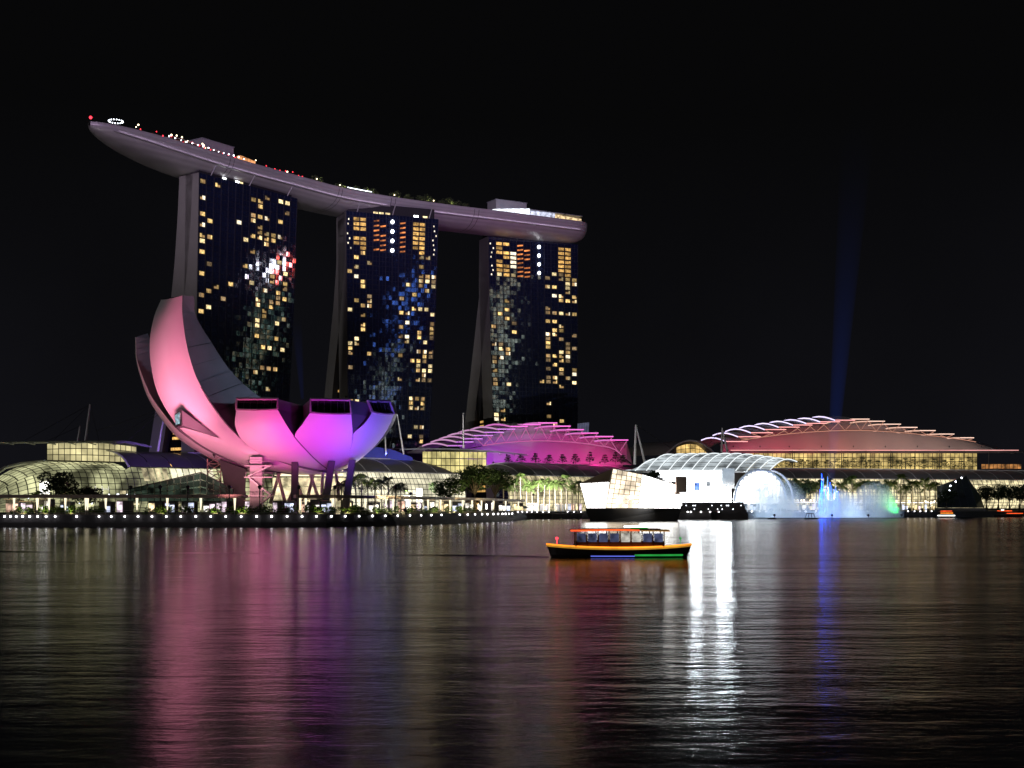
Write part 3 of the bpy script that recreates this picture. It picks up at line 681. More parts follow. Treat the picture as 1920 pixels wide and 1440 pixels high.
# stair and lift tower under the bowl
st = thing('stair_tower', 'pale lift and stair tower beneath the museum bowl', 'stair tower', G(480, 344, DECK))
m = MB(); m.box(G(482, 344, 10.2), (3.2, 3, 14.8)); m.build('shaft', m_white, st)
for z in (7.6, 12.4, 15.3):
    m = MB(); m.box(G(486, 342.5, z), (7.0, 4, .25)); m.build('landing', m_steel, st)
    for k in range(5):
        b = MB(); b.tube([G(486, 340.6, z) + Vector((-3.4 + 1.7 * k, 0, 0)), G(486, 340.6, z + 1.1) + Vector((-3.4 + 1.7 * k, 0, 0))], .06, 4); b.build('baluster', m_steel, st)
    b = MB(); b.tube([G(486, 340.6, z + 1.1) + Vector((-3.4, 0, 0)), G(486, 340.6, z + 1.1) + Vector((3.4, 0, 0))], .07, 4); b.build('handrail', m_steel, st)
for z0, z1, sg in ((2.8, 7.6, 1), (7.6, 12.4, -1), (12.4, 15.3, 1)):
    c0 = G(487, 341.6, 0); m = MB(); m.hexa([c0 + Vector((-3 * sg, -1, z0)), c0 + Vector((3 * sg, -1, z1)), c0 + Vector((3 * sg, 1, z1)), c0 + Vector((-3 * sg, 1, z0))], [c0 + Vector((-3 * sg, -1, z0 + .35)), c0 + Vector((3 * sg, -1, z1 + .35)), c0 + Vector((3 * sg, 1, z1 + .35)), c0 + Vector((-3 * sg, 1, z0 + .35))]); m.build('flight', m_steel, st)
# museum colour wash
PINK, ROSE, MAG, VIO, BLU = (1, .25, .41), (1, .38, .44), (1, .07, .42), (.60, .06, 1), (.18, .12, 1)
for nm, px, tg, en, col, sz in (('pink floodlight pole washing the lower flank of the tallest petal', 300, (320, 770, 347), 27000, PINK, 80), ('pink floodlight pole aimed up the tallest petal', 352, (312, 640, 348), 100000, PINK, 58),
                                ('rose floodlight pole under the left of the bowl', 430, (440, 845, 346), 17000, ROSE, 90), ('magenta floodlight pole before the front left petal', 487, (482, 795, 340), 20000, MAG, 80),
                                ('violet floodlight pole before the middle front petal', 628, (618, 820, 340), 21000, VIO, 70), ('blue floodlight pole before the right hand petal', 742, (712, 805, 350), 42000, BLU, 70), ('magenta floodlight pole between the two front petals', 560, (565, 800, 340), 10500, (1, .06, .62), 85)):
    flood(nm, G(px, 320.6, 8.6), P(*tg), en, col, sz, 1, 2.0, 5.8)
flood('pink floodlight pole aimed at the left edge of the tallest petal', G(245, 320.6, 8.6), P(298, 590, 350), 45000, PINK, 50, 1, 2.0, 5.8)
flood('pale blue floodlight behind the front petals aimed at the tallest petal', (-45, 361, 33.6), P(410, 705, 357), 26000, (.62, .70, 1), 95, 1, 1, 1.5)

# ------------------------------------------------------------------ mall frame: u along the waterfront, e inland
MO, MU = Vector((-200, 510, 0)), Vector((.736, .677, 0)); MN = Vector((-.677, .736, 0))
def ML(s, e, z):
    v = MO + MU * s + MN * e; v.z = z; return v
MALL = ML
def s_at(px, e=0.0):
    a, b = -60.0, 1200.0
    for _ in range(50):
        c = (a + b) / 2; v = ML(c, e, 0)
        if 960 + F_PX * v.x / v.y < px: a = c
        else: b = c
    return a
def glazing(parent, fn, nu, nv, mat, mull=.16, name='glass_pane', stuff=False, tm=None, inset=.06):
    """fn(u,v)->point; one pane per cell plus a bar grid"""
    allp = MB()
    for i in range(nu):
        for j in range(nv):
            a, b, c, d_ = fn((i + inset) / nu, (j + inset) / nv), fn((i + 1 - inset) / nu, (j + inset) / nv), fn((i + 1 - inset) / nu, (j + 1 - inset) / nv), fn((i + inset) / nu, (j + 1 - inset) / nv)
            if (a - d_).length < .12 and (b - c).length < .12: continue
            if stuff: allp.quad(a, b, c, d_)
            else: p = MB(); p.quad(a, b, c, d_); p.build(name, mat, parent)
    if stuff: allp.build('glazing', mat, parent)['kind'] = 'stuff'
    g_ = MB()
    for i in range(nu + 1): g_.tube([fn(i / nu, j / nv) for j in range(nv + 1)], mull, 4)
    for j in range(nv + 1): g_.tube([fn(i / nu, j / nv) for i in range(nu + 1)], mull * .8, 4)
    g_.build('glazing_bars', tm or m_mull, parent)['kind'] = 'stuff'
PROF = [(-2, DECK), (-4.2, 7), (-4.6, 11), (-3.2, 16), (0, 21.5), (5, 25.2), (12, 27.6), (20, 28.6)]
def prof(v, pr=PROF):
    x = min(max(v, 0), .9999) * (len(pr) - 1); i = int(x); u = x - i; return lerp(pr[i][0], pr[i + 1][0], u), lerp(pr[i][1], pr[i + 1][1], u)
m_mallg = E('mall_glass_lit', (.88, .88, .48), .56, .85, .09, .35, rough=.12); m_mallb = E('mall_glass_bright', (1, .93, .66), .95, .5, .12, .3, rough=.12)
m_malls = E('mall_strip_lit', (1, .86, .50), .75, .75, .22, .2, rough=.12); m_purple = M('purple_roof', (.20, .20, .21), .38, .4, var=.1)
# left mall
ml = thing('shopping_mall', 'glass barrel-vaulted mall at far left with a purple-lit roof', 'mall', ML(40, 0, DECK))
def dome(u, v):
    s = lerp(4, 98, u); e, z = prof(v); k = 1.0
    if s < 57 and z > 18: z = 18 + (z - 18) * .55
    if s < 34: k = max(0.0, 1 - ((34 - s) / 30) ** 2) ** .5
    z = DECK + (z - DECK) * max(k, .03) * (1.0); e = lerp(22, e, max(k, .0) ** .8); return ML(s, e, z)
def dome_lo(u, v): return dome(u, v * 4 / 7)
def dome_hi(u, v): return dome(u * .562, 4 / 7 + v * 3 / 7)
glazing(ml, dome_lo, 33, 9, m_mallg, .13); glazing(ml, dome_hi, 17, 6, m_mallg, .13, stuff=True)
for k in range(22):
    u = .12 + .86 * k / 21 + rnd.uniform(-.012, .012); p = dome(u, rnd.choice((.245, .25, .12, .245))); p = p + Vector((.4, -.55, 0)); m = MB(); m.ball(p, rnd.choice((.25, .3, .45)), 6, 4); m.build('gallery_lamp', m_lcool, ml)
for u0, u1, v0, v1, mt in ((.76, .98, .40, .56, 0), (.62, .75, .42, .56, 1), (.5, .6, .1, .3, 1), (.70, .80, .08, .25, 1)):
    n_ = int((u1 - u0) * 33)
    for k in range(n_):
        a_, b_ = u0 + (u1 - u0) * (k + .1) / n_, u0 + (u1 - u0) * (k + .9) / n_; m = MB(); off = Vector((.12, -.14, 0)) * 1.5
        m.quad(dome(a_, v0) + off, dome(b_, v0) + off, dome(b_, v1) + off, dome(a_, v1) + off); m.build('bright_pane', (m_mallb, m_malls)[mt], ml)
for k in range(4):
    u0, u1 = .565 + k * .108, .565 + (k + 1) * .108 - .004
    m = MB(); m.grid([[dome(u, 4 / 7 + v * 3 / 7 / 8) + Vector((0, 0, .1)) for v in range(9)] for u in (u0, (u0 + u1) / 2, u1)]); m.build('roof_panel', m_purple, ml, smooth=True)
m = MB(); m.tube([dome(.568, 4 / 7 + v * 3 / 7 / 8) + Vector((0, 0, .25)) for v in range(9)], .45, 6); m.build('gable_rib', m_white, ml)
for px in (183, 198, 330, 345, 360, 375):
    m = MB(); s = s_at(px); m.box(ML(s, 1.0, 19.6 if px > 300 else 12), (3.6, .4, 3.0), math.atan2(MU.y, MU.x)); m.build('bright_bay', E('bay_white', (1, .97, .9), 3.0), ml)
cl = thing('clerestory_hall', 'glazed clerestory hall under a wide flat ribbed roof at far left', 'hall', ML(40, 22, 23))
sA, sB = s_at(88, 24), s_at(256, 24)
glazing(cl, lambda u, v: ML(lerp(sA, sB, u), 24, lerp(24.2, 31.0 + 1.2 * math.sin(math.pi * u), v)), 16, 3, E('clerestory_glass', (1, .88, .45), .62, .5, .12, .3), .13)
m = MB(); ra = []
for i in range(13):
    u = i / 12; s = lerp(s_at(-40, 24), sB + 2, u); zz = lerp(30.4, 33.4, u ** .8) - 2.4 * max(0, u - .85) / .15; ra.append([ML(s, 14 + 6 * (1 - u), zz - .9), ML(s, 14 + 6 * (1 - u), zz), ML(s, 46, zz + 1.0)])
m.grid(ra); m.build('flat_roof', m_sidecl, cl)
for i in range(7):
    s = lerp(s_at(20, 20), sB - 4, i / 6); m = MB(); m.tube([ML(s - 10, 15, 30.2 + i * .28), ML(s - 4, 17, 30.6 + i * .28), ML(s + 2, 22, 30.2 + i * .25)], .28, 5); m.build('roof_rib', m_white, cl)
m = MB(); m.tube([ML(s_at(-30, 10), 10, 15), ML(s_at(10, 12), 12, 20.5), ML(s_at(40, 16), 16, 22.3), ML(s_at(85, 20), 20, 23.6)], .7, 6); m.build('entrance_arch', m_white, cl)
# centre mall (behind the museum) and the right part of the same roof
def mall_section(label, pa, pb, roofmat, glassmat, nu, rounded, bright, zr=0.0, rl=False, npan=5, line=None):
    if line:
        A0, A1 = line; dU = (A1 - A0).normalized(); dN = Vector((-dU.y, dU.x, 0)); a, b = 0.0, (A1 - A0).length
        def ML(s, e, z):
            v = A0 + dU * s + dN * e; v.z = z; return v
    else: ML = MALL; a, b = s_at(pa), s_at(pb)
    o = thing('shopping_mall', label, 'mall', ML((a + b) / 2, 0, DECK))
    pr = [(e, z + (zr if z > 20 else zr * .5)) for e, z in PROF]
    def fn(u, v):
        s = lerp(a, b, u); e, z = prof(v, pr)
        if rounded and s > b - 22:
            k = math.sqrt(max(0, 1 - ((s - b + 22) / 22) ** 2)) * .9 + .1
            if z > 20: z = lerp(21.5 + zr, z, k)
        if rl and s < a + 24:
            k = math.sqrt(max(0, 1 - ((a + 24 - s) / 24) ** 2)) * .9 + .1
            if z > 20: z = lerp(21.5 + zr, z, k)
        return ML(s, e, z)
    glazing(o, lambda u, v: fn(u, v * 4 / 7), nu, 8, glassmat, .15, stuff=True)
    for k in range(npan):
        m = MB(); m.grid([[fn((k + t * .992) / npan, 4 / 7 + v * 3 / 7 / 8) + Vector((0, 0, .15)) for v in range(9)] for t in (0, .33, .66, 1)]); m.build('roof_panel', roofmat, o, smooth=True)
        rb = MB(); rb.tube([fn((k) / npan, 4 / 7 + v * 3 / 7 / 8) + Vector((0, 0, .28)) for v in range(9)], .14, 5); rb.build('roof_seam', m_steel, o)
    ev = MB(); ev.tube([fn(i / 20, 4 / 7) + Vector((0, 0, .1)) for i in range(21)], .3, 5); ev.build('eave', m_steel, o)
    rg_ = MB(); rg_.tube([fn(i / 20, 1) + Vector((0, 0, .3)) for i in range(21)], .35, 5); rg_.build('ridge', m_white, o)
    for px, z, wd, hh in bright:
        m = MB(); m.box(ML(s_at(px, -6), -6, z), (wd, .3, hh), math.atan2(MU.y, MU.x)); m.build('shop_front', m_bay, o)
    return o
m_bay = E('shop_white', (1, .97, .92), 4.0, .4, .3)
mall_section('mall stretch with grey barrel roof right of the museum', 640, 862, m_roof, m_mallb, 30, True, [(786, 9, 3.4, 10), (764, 7, 4, 7), (772, 5.5, 9, 3)])
mall_section('long mall with seamed grey roof below the magenta dome', 942, 1215, m_roof, m_malls, 34, False, [(905, 5.2, 6, 2.6), (1000, 6, 5, 2)], rl=True, npan=9)
mall_section('far right mall stretch under a long grey roof by the fountain', 1400, 1990, m_roof, m_malls, 64, False, [], zr=2.6, rl=True, npan=18, line=(G(1425, 880), G(1990, 955)))
mall_section('dim mall stretch between the museum and purple roof', 396, 640, m_roof, m_mallg, 24, False, [], npan=6)
# glass hall above the centre mall
gh = thing('glass_hall', 'yellow-lit glass hall with flat roof right of the middle tower', 'hall', ML(225, 24, 27))
a, b = s_at(792, 24), s_at(912, 24)
glazing(gh, lambda u, v: ML(lerp(a, b, u), 24, lerp(23, 33.6 + u * 1.0, v)), 14, 3, E('hall_glass', (1, .86, .34), .72, .45, .15, .3), .13)
m = MB(); m.grid([[ML(lerp(s_at(745, 20), s_at(990, 20), t), 18 + 3 * t, 33.0 + 2.4 * math.sin(math.pi * min(1, .15 + t * .75)) - .7), ML(lerp(s_at(745, 20), s_at(990, 20), t), 18 + 3 * t, 33.0 + 2.4 * math.sin(math.pi * min(1, .15 + t * .75))), ML(lerp(s_at(745, 20), s_at(990, 20), t), 44, 35.5)] for t in [k / 14 for k in range(15)]]); m.build('flat_roof', m_sidecl, gh)
for k in range(8):
    s = lerp(s_at(790, 20), s_at(985, 20), k / 7); m = MB(); m.tube([ML(s, 18, 33.6), ML(s + 6, 24, 33.2)], .2, 5); m.build('roof_rib', m_steel, gh)
# blue tent behind the museum's right petal
bt = thing('blue_canopy', 'blue-lit tent roof just right of the violet petal', 'canopy', ML(s_at(720, 24), 24, 27))
m = MB(); q = lambda px, y: P(px, y, 665)
m.grid([[q(680, 852), q(705, 838), q(732, 842), q(772, 857)], [q(680, 862), q(705, 862), q(735, 862), q(775, 864)]]); m.build('fabric', M('tent_fabric', (.03, .04, .42), .6), bt)
flood('blue floodlight under the tent roof', G(725, 640, 29), P(722, 850, 665), 5000, (.08, .10, 1), 90)

# ------------------------------------------------------------------ two stepped halls
def stepped_hall(label, e0, px_c, steps, wallmat, plate_pts, truss_cols, base_px, truss_y, Ds, zb):
    """plates: list of (px0,px1,y) for each stepped roof plate, left to right"""
    D0 = Ds; o = thing('event_hall', label, 'hall', G(px_c, D0, DECK))
    inl = MN
    n = len(plate_pts)
    # main curved wall: base line up to the truss foot line
    rows = []
    for k in range(31):
        t = k / 30; px = lerp(base_px[0], base_px[1], t); y = truss_y(px); D = D0(px) if callable(D0) else D0
        top = P(px, y, D); bot = G(px, D, zb); row = []
        for j in range(9):
            v = j / 8; p = bot.lerp(top, v); p = p + Vector((0, 1, 0)) * 6 * (v ** 1.6); row.append(p)
        rows.append(row)
    m = MB(); m.grid(rows); m.build('curved_wall', wallmat, o, smooth=True)
    up = MB(); rows2 = []
    for k in range(31):                                               # recessed upper wall behind the truss
        t = k / 30; px = lerp(base_px[0], base_px[1], t); yb = truss_y(px)
        pl = [q for q in plate_pts if q[0] <= px <= q[1]]; yt = min(q[2] for q in pl) if pl else yb - 3
        rows2.append([P(px, yb, D0 + 6) , P(px, min(yt, yb) + 2, D0 + 10)])
    up.grid(rows2); up.build('upper_wall', wallmat, o)
    for i, (p0, p1, y, colr) in enumerate(plate_pts):
        a, b = P(p0, y, D0 - 1.5), P(p1, y, D0 - 1.5); LB_ = 38.0; m = MB(); rows = []
        for j in range(9):
            t = j / 8; off = inl * (LB_ * t); dz = ((4.0 if px_c > 1300 else 2.4) if p0 < px_c - 30 else .6) * math.sin(math.pi * min(1, t * 1.15)) - (3.0 if p0 < px_c - 30 else 7.0) * t * t
            rows.append([a + off + Vector((0, 0, dz)), b + off + Vector((0, 0, dz)), b + off + Vector((0, 0, dz + .9)), a + off + Vector((0, 0, dz + .9)), a + off + Vector((0, 0, dz))])
        m.grid(rows); m.quad(*rows[0][:4]); pl = m.build('roof_plate', wallmat, o)
        em = truss_cols[colr]
        s_ = MB(); s_.tube([a + Vector((0, -.4, .45)), b + Vector((0, -.4, .45))], .26, 5); s_.build('front_light', em[0], pl)
        s2 = MB(); rws = []
        for r_ in rows:
            rws.append([r_[0] + Vector((-.12, -.05, -.1)), r_[3] + Vector((-.12, -.05, -.15))])
        s2.grid(rws[:6]); s2.build('side_light', em[1], pl)
    return o, D0
mg = M('hall_cladding', (.30, .29, .30), .5, var=.08, vs=.1)
LEDm = (E('led_magenta', (1, .18, .75), 1.3), E('led_magenta_side', (1, .25, .80), .7)); LEDw = (E('led_lilac', (.85, .30, 1), .9), E('led_white_side', (1, .50, .90), .6))
LEDp = (E('led_pink', (1, .42, .40), 1.6), E('led_lav_side', (.78, .68, 1), 1.6)); LEDo = (E('led_peach', (1, .66, .52), 1.5), E('led_peach_side', (1, .60, .45), .9))
pl1 = [(840, 872, 837, 1), (856, 888, 830, 1), (872, 905, 824, 1), (888, 925, 818, 1), (908, 945, 812, 1), (932, 966, 806, 1), (957, 990, 801, 0), (981, 1014, 797.5, 0), (1009, 1045, 794.5, 0), (1036, 1070, 800.5, 0), (1062, 1095, 807, 0), (1089, 1122, 813.5, 0), (1116, 1150, 820, 0), (1143, 1178, 826.5, 0)]
ty1 = lambda px: 826.5 + 17 * ((px - 1015) / 150) ** 2 + (0 if px < 1150 else (px - 1150) * .62)
h1, _ = stepped_hall('domed hall glowing magenta with stepped roof plates, below the right tower', 0, 1010, None, mg, pl1, {0: LEDm, 1: LEDw}, (862, 1186), ty1, 775.0, 29.5)
def truss(o, pl, ty, D, mat, x0, x1):
    fl_ = MB(); fl_.tube([P(lerp(x0, x1, k / 24), ty(lerp(x0, x1, k / 24)), D - 1) for k in range(25)], .3, 5); fl_.build('truss_chord', mat, o)
    for p0, p1, y, c in pl:
        mid = (p0 + p1) / 2; 
        if mid < x0 or mid > x1: continue
        yb = ty(mid)
        if yb - y < 3: continue
        m = MB(); m.tube([P(p0 + 3, y + 1, D - 1.5), P(mid, yb, D - 1), P(p1 - 3, y + 1, D - 1.5)], .24, 5); m.build('truss_web', mat, o)
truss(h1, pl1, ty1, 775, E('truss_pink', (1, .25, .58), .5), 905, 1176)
for k, (px, col, en) in enumerate(((880, (.55, .06, 1), 25704), (925, (.60, .05, 1), 25704), (975, (.82, .03, .70), 23990), (1025, (1, .03, .55), 23990), (1075, (1, .03, .42), 25704), (1125, (1, .03, .34), 29131), (1165, (1, .03, .32), 18849))):
    flood(f'{ordn(k + 1)} floodlight from the left below the magenta dome', G(px, 752, 29.2), P(px, 835, 778), en, col, 100, .9, 1)
pl2 = [(1362, 1402, 829, 0), (1384, 1426, 820, 0), (1408, 1449, 812.5, 0), (1434, 1474, 806.5, 0), (1460, 1499, 802, 0), (1487, 1523, 798, 0), (1512, 1549, 795, 0), (1538, 1575, 792, 0), (1566, 1603, 789, 0), (1598, 1630, 787, 1), (1627, 1659, 791, 1), (1657, 1689, 796.5, 1), (1690, 1720, 802.5, 1), (1724, 1754, 808.5, 1), (1760, 1789, 815, 1), (1800, 1826, 822, 1)]
ty2 = lambda px: 807 + 22 * abs((px - 1600) / 230) ** 1.9 if px < 1600 else 807 + 22 * ((px - 1600) / 235) ** 1.7 + (0 if px < 1826 else (px - 1826) * .12)
h2, _ = stepped_hall('wide exhibition hall at right glowing red to brown with stepped roof', 0, 1600, None, mg, pl2, {0: LEDp, 1: LEDo}, (1352, 1905), ty2, 985.0, 46.02)
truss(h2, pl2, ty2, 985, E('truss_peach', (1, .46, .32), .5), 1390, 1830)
for k, (px, col, en) in enumerate(((1375, (1, .06, .20), 20217), (1425, (1, .08, .16), 21481), (1480, (1, .10, .15), 21481), (1540, (1, .16, .14), 18954), (1600, (1, .26, .16), 16426), (1660, (1, .36, .22), 15163), (1720, (1, .44, .28), 12636), (1780, (1, .5, .34), 10108), (1840, (1, .55, .4), 5054))):
    flood(f'{ordn(k + 1)} floodlight from the left below the red exhibition roof', G(px, 960, 47.83), P(px, 822, 988), en, col, 100, .9, 1)
# eave line and glazed gallery under the exhibition roof
m = MB(); m.tube([G(px, 981, 46.88) for px in range(1370, 1911, 20)], .3, 5); m.build('eave_light', E('eave_pink', (1, .45, .42), 1.1, .5, .02), h2)
glazing(h2, lambda u, v: G(lerp(1398, 1832, u), 985, lerp(32.18, 44.96, v)), 52, 4, E('gallery_glass', (1, .74, .26), .62, .8, .12), .14, stuff=True)
m = MB(); m.box(G(1640, 984.6, 45.7), (226, 1.2, 1.5)); m.build('fascia', m_dsteel, h2)
m = MB(); m.box(G(1650, 1000, 20), (229, 18, 22)); m.build('lower_wall', m_darkc, h2)
for k in range(10):
    px = 1440 + k * 46; m = MB(); m.tube([G(px, 978, 28), G(px, 978, 46.56)], .28, 6); m.build('column', m_dsteel, h2)
glazing(h2, lambda u, v: G(lerp(1840, 1915, u), 985, lerp(33.24, 36.97, v)), 10, 1, E('gallery_orange_dim', (1, .42, .12), .38, .9, .2), .12, stuff=True)
# ------------------------------------------------------------------ tent arch and event plaza canopy
ah = thing('arched_hall', 'arch-fronted lit hall left of the red exhibition roof', 'hall', G(1300, 900, DECK))
def arcp(t, r=1.0, D=880): return P(lerp(1300 - 52 * r, 1300 + 42 * r, t), 853 - 27 * r * math.sin(math.pi * t) ** .85, D)
m = MB(); m.tube([arcp(k / 20) for k in range(21)], .6, 6); m.build('arch', m_steel, ah)
m = MB(); m.grid([[arcp(k / 20), arcp(k / 20) + MN * 40] for k in range(21)]); m.build('roof', m_roof, ah, smooth=True)
m = MB(); m.grid([[arcp(k / 20, .97, 886), G(lerp(1248, 1342, k / 20), 886, 36)] for k in range(21)]); m.build('gable', m_dsteel, ah)
glazing(ah, lambda u, v: P(lerp(1268, 1330, u), lerp(850, 849 - 17 * math.sin(math.pi * lerp(.2, .9, u)), v), 884.5), 7, 2, E('arch_glass', (1, .66, .22), .8, .6, .25, .4), .12)
pc = thing('plaza_canopy', 'white ribbed glass canopy over the bright event plaza', 'canopy', G(1320, 600, DECK))
def canp(u, v):
    px = lerp(1196, 1468, u); lo = 884 + 0 * u; hi = lerp(856, 852, math.sin(math.pi * u)) ; 
    if u < .15: hi = lerp(880, hi, (u / .15) ** .6)
    if u > .62: hi = lerp(hi, 867, ((u - .62) / .38) ** 1.5)
    a = P(px - 26, lo, 612); b = P(px + 26, hi, 640); p = a.lerp(b, v); p.z += 3.0 * math.sin(math.pi * v) * (1 if .1 < u else u * 10); return p
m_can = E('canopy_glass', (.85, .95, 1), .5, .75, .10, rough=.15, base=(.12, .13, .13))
glazing(pc, canp, 13, 8, m_can, .12, tm=m_mull)
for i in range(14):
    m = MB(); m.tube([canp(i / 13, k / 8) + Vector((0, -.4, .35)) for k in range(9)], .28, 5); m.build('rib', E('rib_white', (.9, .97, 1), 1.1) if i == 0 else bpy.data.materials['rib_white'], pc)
m = MB(); m.tube([canp(i / 20, 0) for i in range(21)], .55, 5); m.build('gutter', m_steel, pc)
m_plz = E('plaza_facade_glow', (.96, .98, 1), 5.5, .25, .08); m_pier = M('plaza_pier', (.55, .55, .55), .6)
pz = thing('event_plaza_front', 'dazzling white event plaza front beneath the ribbed canopy', 'plaza front', G(1320, 606, DECK))
for k in range(10):
    m = MB(); px = 1236 + k * 14.2; m.box(G(px, 610, 12.5), (3.3, .5, 18.5)); m.build('glowing_facade', m_plz, pz)  # brightness of the floodlit facade put in as emission
m = MB(); m.box(G(1365, 607, 18), (5.6, 2, 9)); m.build('pier', m_pier, pz)
m = MB(); m.box(G(1307, 607, 14.2), (2.4, .3, 3.6)); m.build('screen', E('screen_blue', (.10, .25, .85), 1.0, .8, .8), pz)
m = MB(); m.box(G(1328, 607, 15.5), (1.8, .3, 2.2)); m.build('screen', E('screen_grey', (.45, .5, .55), .7, .6, .8), pz)
for k in range(4):
    m = MB(); m.box(G(1366 + k * 4 - 6, 605.6, 15.4), (.7, .2, 2.0)); m.build('banner', E('banner_pale', (.8, .82, .85), .8), pz)
m_stad = E('stadium_lamp', (.86, .95, 1), 95); 
for px, wd in ((1304, 4.2), (1358, 6.0)):
    m = MB(); m.box(G(px, 604.5, 8), (wd, .4, 6.5)); m.build('lamp_bank', m_stad, pz)
ar = thing('arched_portal', 'bright white arched glass portal beside the event plaza', 'portal', G(1428, 600, DECK))
def por(t, r=1.0): 
    a = math.pi * t; return P(1425 - 48 * r * math.cos(a), 945 - 64 * r * math.sin(a) ** .8, 600)
m_arw = E('portal_white', (.93, .98, 1), 3.0, .35, .15, .3)
for k in range(12):
    x0, x1 = 1425 - 46 + 92 * (k + .06) / 12, 1425 - 46 + 92 * (k + .94) / 12; xm = (x0 + x1) / 2; ht_ = 62 * max(.05, 1 - ((xm - 1425) / 48) ** 2) ** .42; n_ = max(1, round(ht_ / 12))
    for j in range(n_):
        y0, y1 = 945 - ht_ * (j + .04) / n_, 945 - ht_ * (j + .96) / n_; m = MB(); m.quad(P(x0, y0, 600), P(x1, y0, 600), P(x1, y1, 600), P(x0, y1, 600)); m.build('glass_pane', m_arw, ar)
m = MB(); m.tube([por(k / 24) for k in range(25)], .6, 6); m.tube([por(k / 24) + Vector((5, 8, 0)) for k in range(25)], .5, 6); m.build('arch', m_white, ar)
# ------------------------------------------------------------------ crystal pavilion on the water
cp = thing('crystal_pavilion', 'brilliant white faceted glass pavilion on a dark hull in the bay', 'pavilion', G(1185, 462, 0))
m_cw = E('crystal_white', (1, .98, .93), 5.5, .35, .15, .3); m_cwarm = E('crystal_warm', (1, .82, .60), 1.7, .5, .2, .3); m_cbar = M('crystal_bar', (.35, .28, .22), .5)
def facet(A_, B_, C_, D_, nu, nv, mat, bar=.10):
    A_, B_, C_, D_ = [P(*q) for q in (A_, B_, C_, D_)]
    glazing(cp, lambda u, v: A_.lerp(B_, u).lerp(D_.lerp(C_, u), v), nu, nv, mat, bar, tm=m_cbar)
facet((1100, 953, 456), (1136, 953, 452), (1143, 903, 452), (1087, 906, 458), 5, 5, m_cw)
facet((1136, 953, 452), (1196, 953, 450), (1204, 889, 452), (1149, 878.5, 456), 6, 8, m_cwarm)
facet((1196, 953, 450), (1271, 953, 460), (1277, 912, 462), (1204, 889, 452), 8, 6, m_cw)
facet((1271, 953, 460), (1262, 953, 480), (1268, 908, 482), (1277, 912, 462), 3, 4, m_cwarm)
facet((1100, 953, 456), (1112, 953, 480), (1105, 900, 482), (1087, 906, 458), 3, 4, m_cwarm)
m = MB(); q = [P(1087, 906, 458), P(1143, 903, 452), P(1149, 878.5, 456), P(1204, 889, 452), P(1277, 912, 462), P(1268, 908, 482), P(1190, 884, 480), P(1105, 900, 482)]
m.add(q, [(0, 1, 2, 7), (2, 3, 6, 7), (3, 4, 5, 6)]); m.build('roof', m_cbar, cp)
for a, b in ((0, 1), (1, 2), (2, 3), (3, 4)):
    m = MB(); m.tube([q[a], q[b]], .22, 5); m.build('ridge', m_white, cp)
for px in (1164, 1184, 1215, 1240):
    m = MB(); pp = P(px, 940, 456.0); m.box(pp, (3.2, .4, 4.5)); m.build('inner_lamp', E('inner_lamp_white', (1, .97, .92), 6.0) if px == 1164 else bpy.data.materials['inner_lamp_white'], cp)
m = MB(); hb = [G(1108, 452, -.6), G(1270, 456, -.6), G(1264, 484, -.6), G(1116, 484, -.6)]; ht = [G(1097, 450, 4.4), G(1277, 456, 4.4), G(1272, 487, 4.4), G(1102, 487, 4.4)]
m.hexa(hb, ht); m.build('hull', m_darkc, cp)
m = MB(); m.box(G(1277, 458, 12.6), (3.6, 3, 5.4)); m.box(G(1270, 459, 11), (1.4, 1.2, 3.5)); m.build('side_room', M('side_room', (.42, .32, .26), .7), cp)
# dark crystal pavilion at far right
dp = thing('crystal_pavilion', 'unlit dark glass pavilion on a concrete base at far right', 'pavilion', G(1800, 700, 0))
qq = [G(1757, 690, 4.6), G(1832, 690, 4.6), G(1846, 720, 4.6), G(1765, 720, 4.6)]; tp_ = [P(1757, 912, 690), P(1812, 892, 695), P(1838, 930, 715), P(1768, 915, 720)]
m = MB(); m.hexa(qq, tp_); m.build('glass_shell', M('dark_crystal', (.012, .016, .012), .35), dp)
for t in (0, .2, .4, .6, .8, 1):
    m = MB(); m.tube([qq[0].lerp(qq[1], t), tp_[0].lerp(tp_[1], t)], .12, 4); m.build('mullion', m_dsteel, dp)
for v in (.33, .66):
    m = MB(); m.tube([qq[0].lerp(tp_[0], v), qq[1].lerp(tp_[1], v)], .10, 4); m.build('mullion', m_dsteel, dp)
m = MB(); m.hexa([G(1755, 686, -.6), G(1846, 686, -.6), G(1850, 725, -.6), G(1760, 725, -.6)], [G(1752, 685, 4.5), G(1848, 685, 4.5), G(1852, 727, 4.5), G(1757, 727, 4.5)]); m.build('base', M('pavilion_base', (.16, .15, .14), .8), dp)
for k, (px, y) in enumerate(((1803, 896), (1792, 903), (1782, 911), (1780, 920), (1768, 930))):
    m = MB(); m.ball(P(px, y, 688), .45); m.build('lamp', m_lcool, dp)
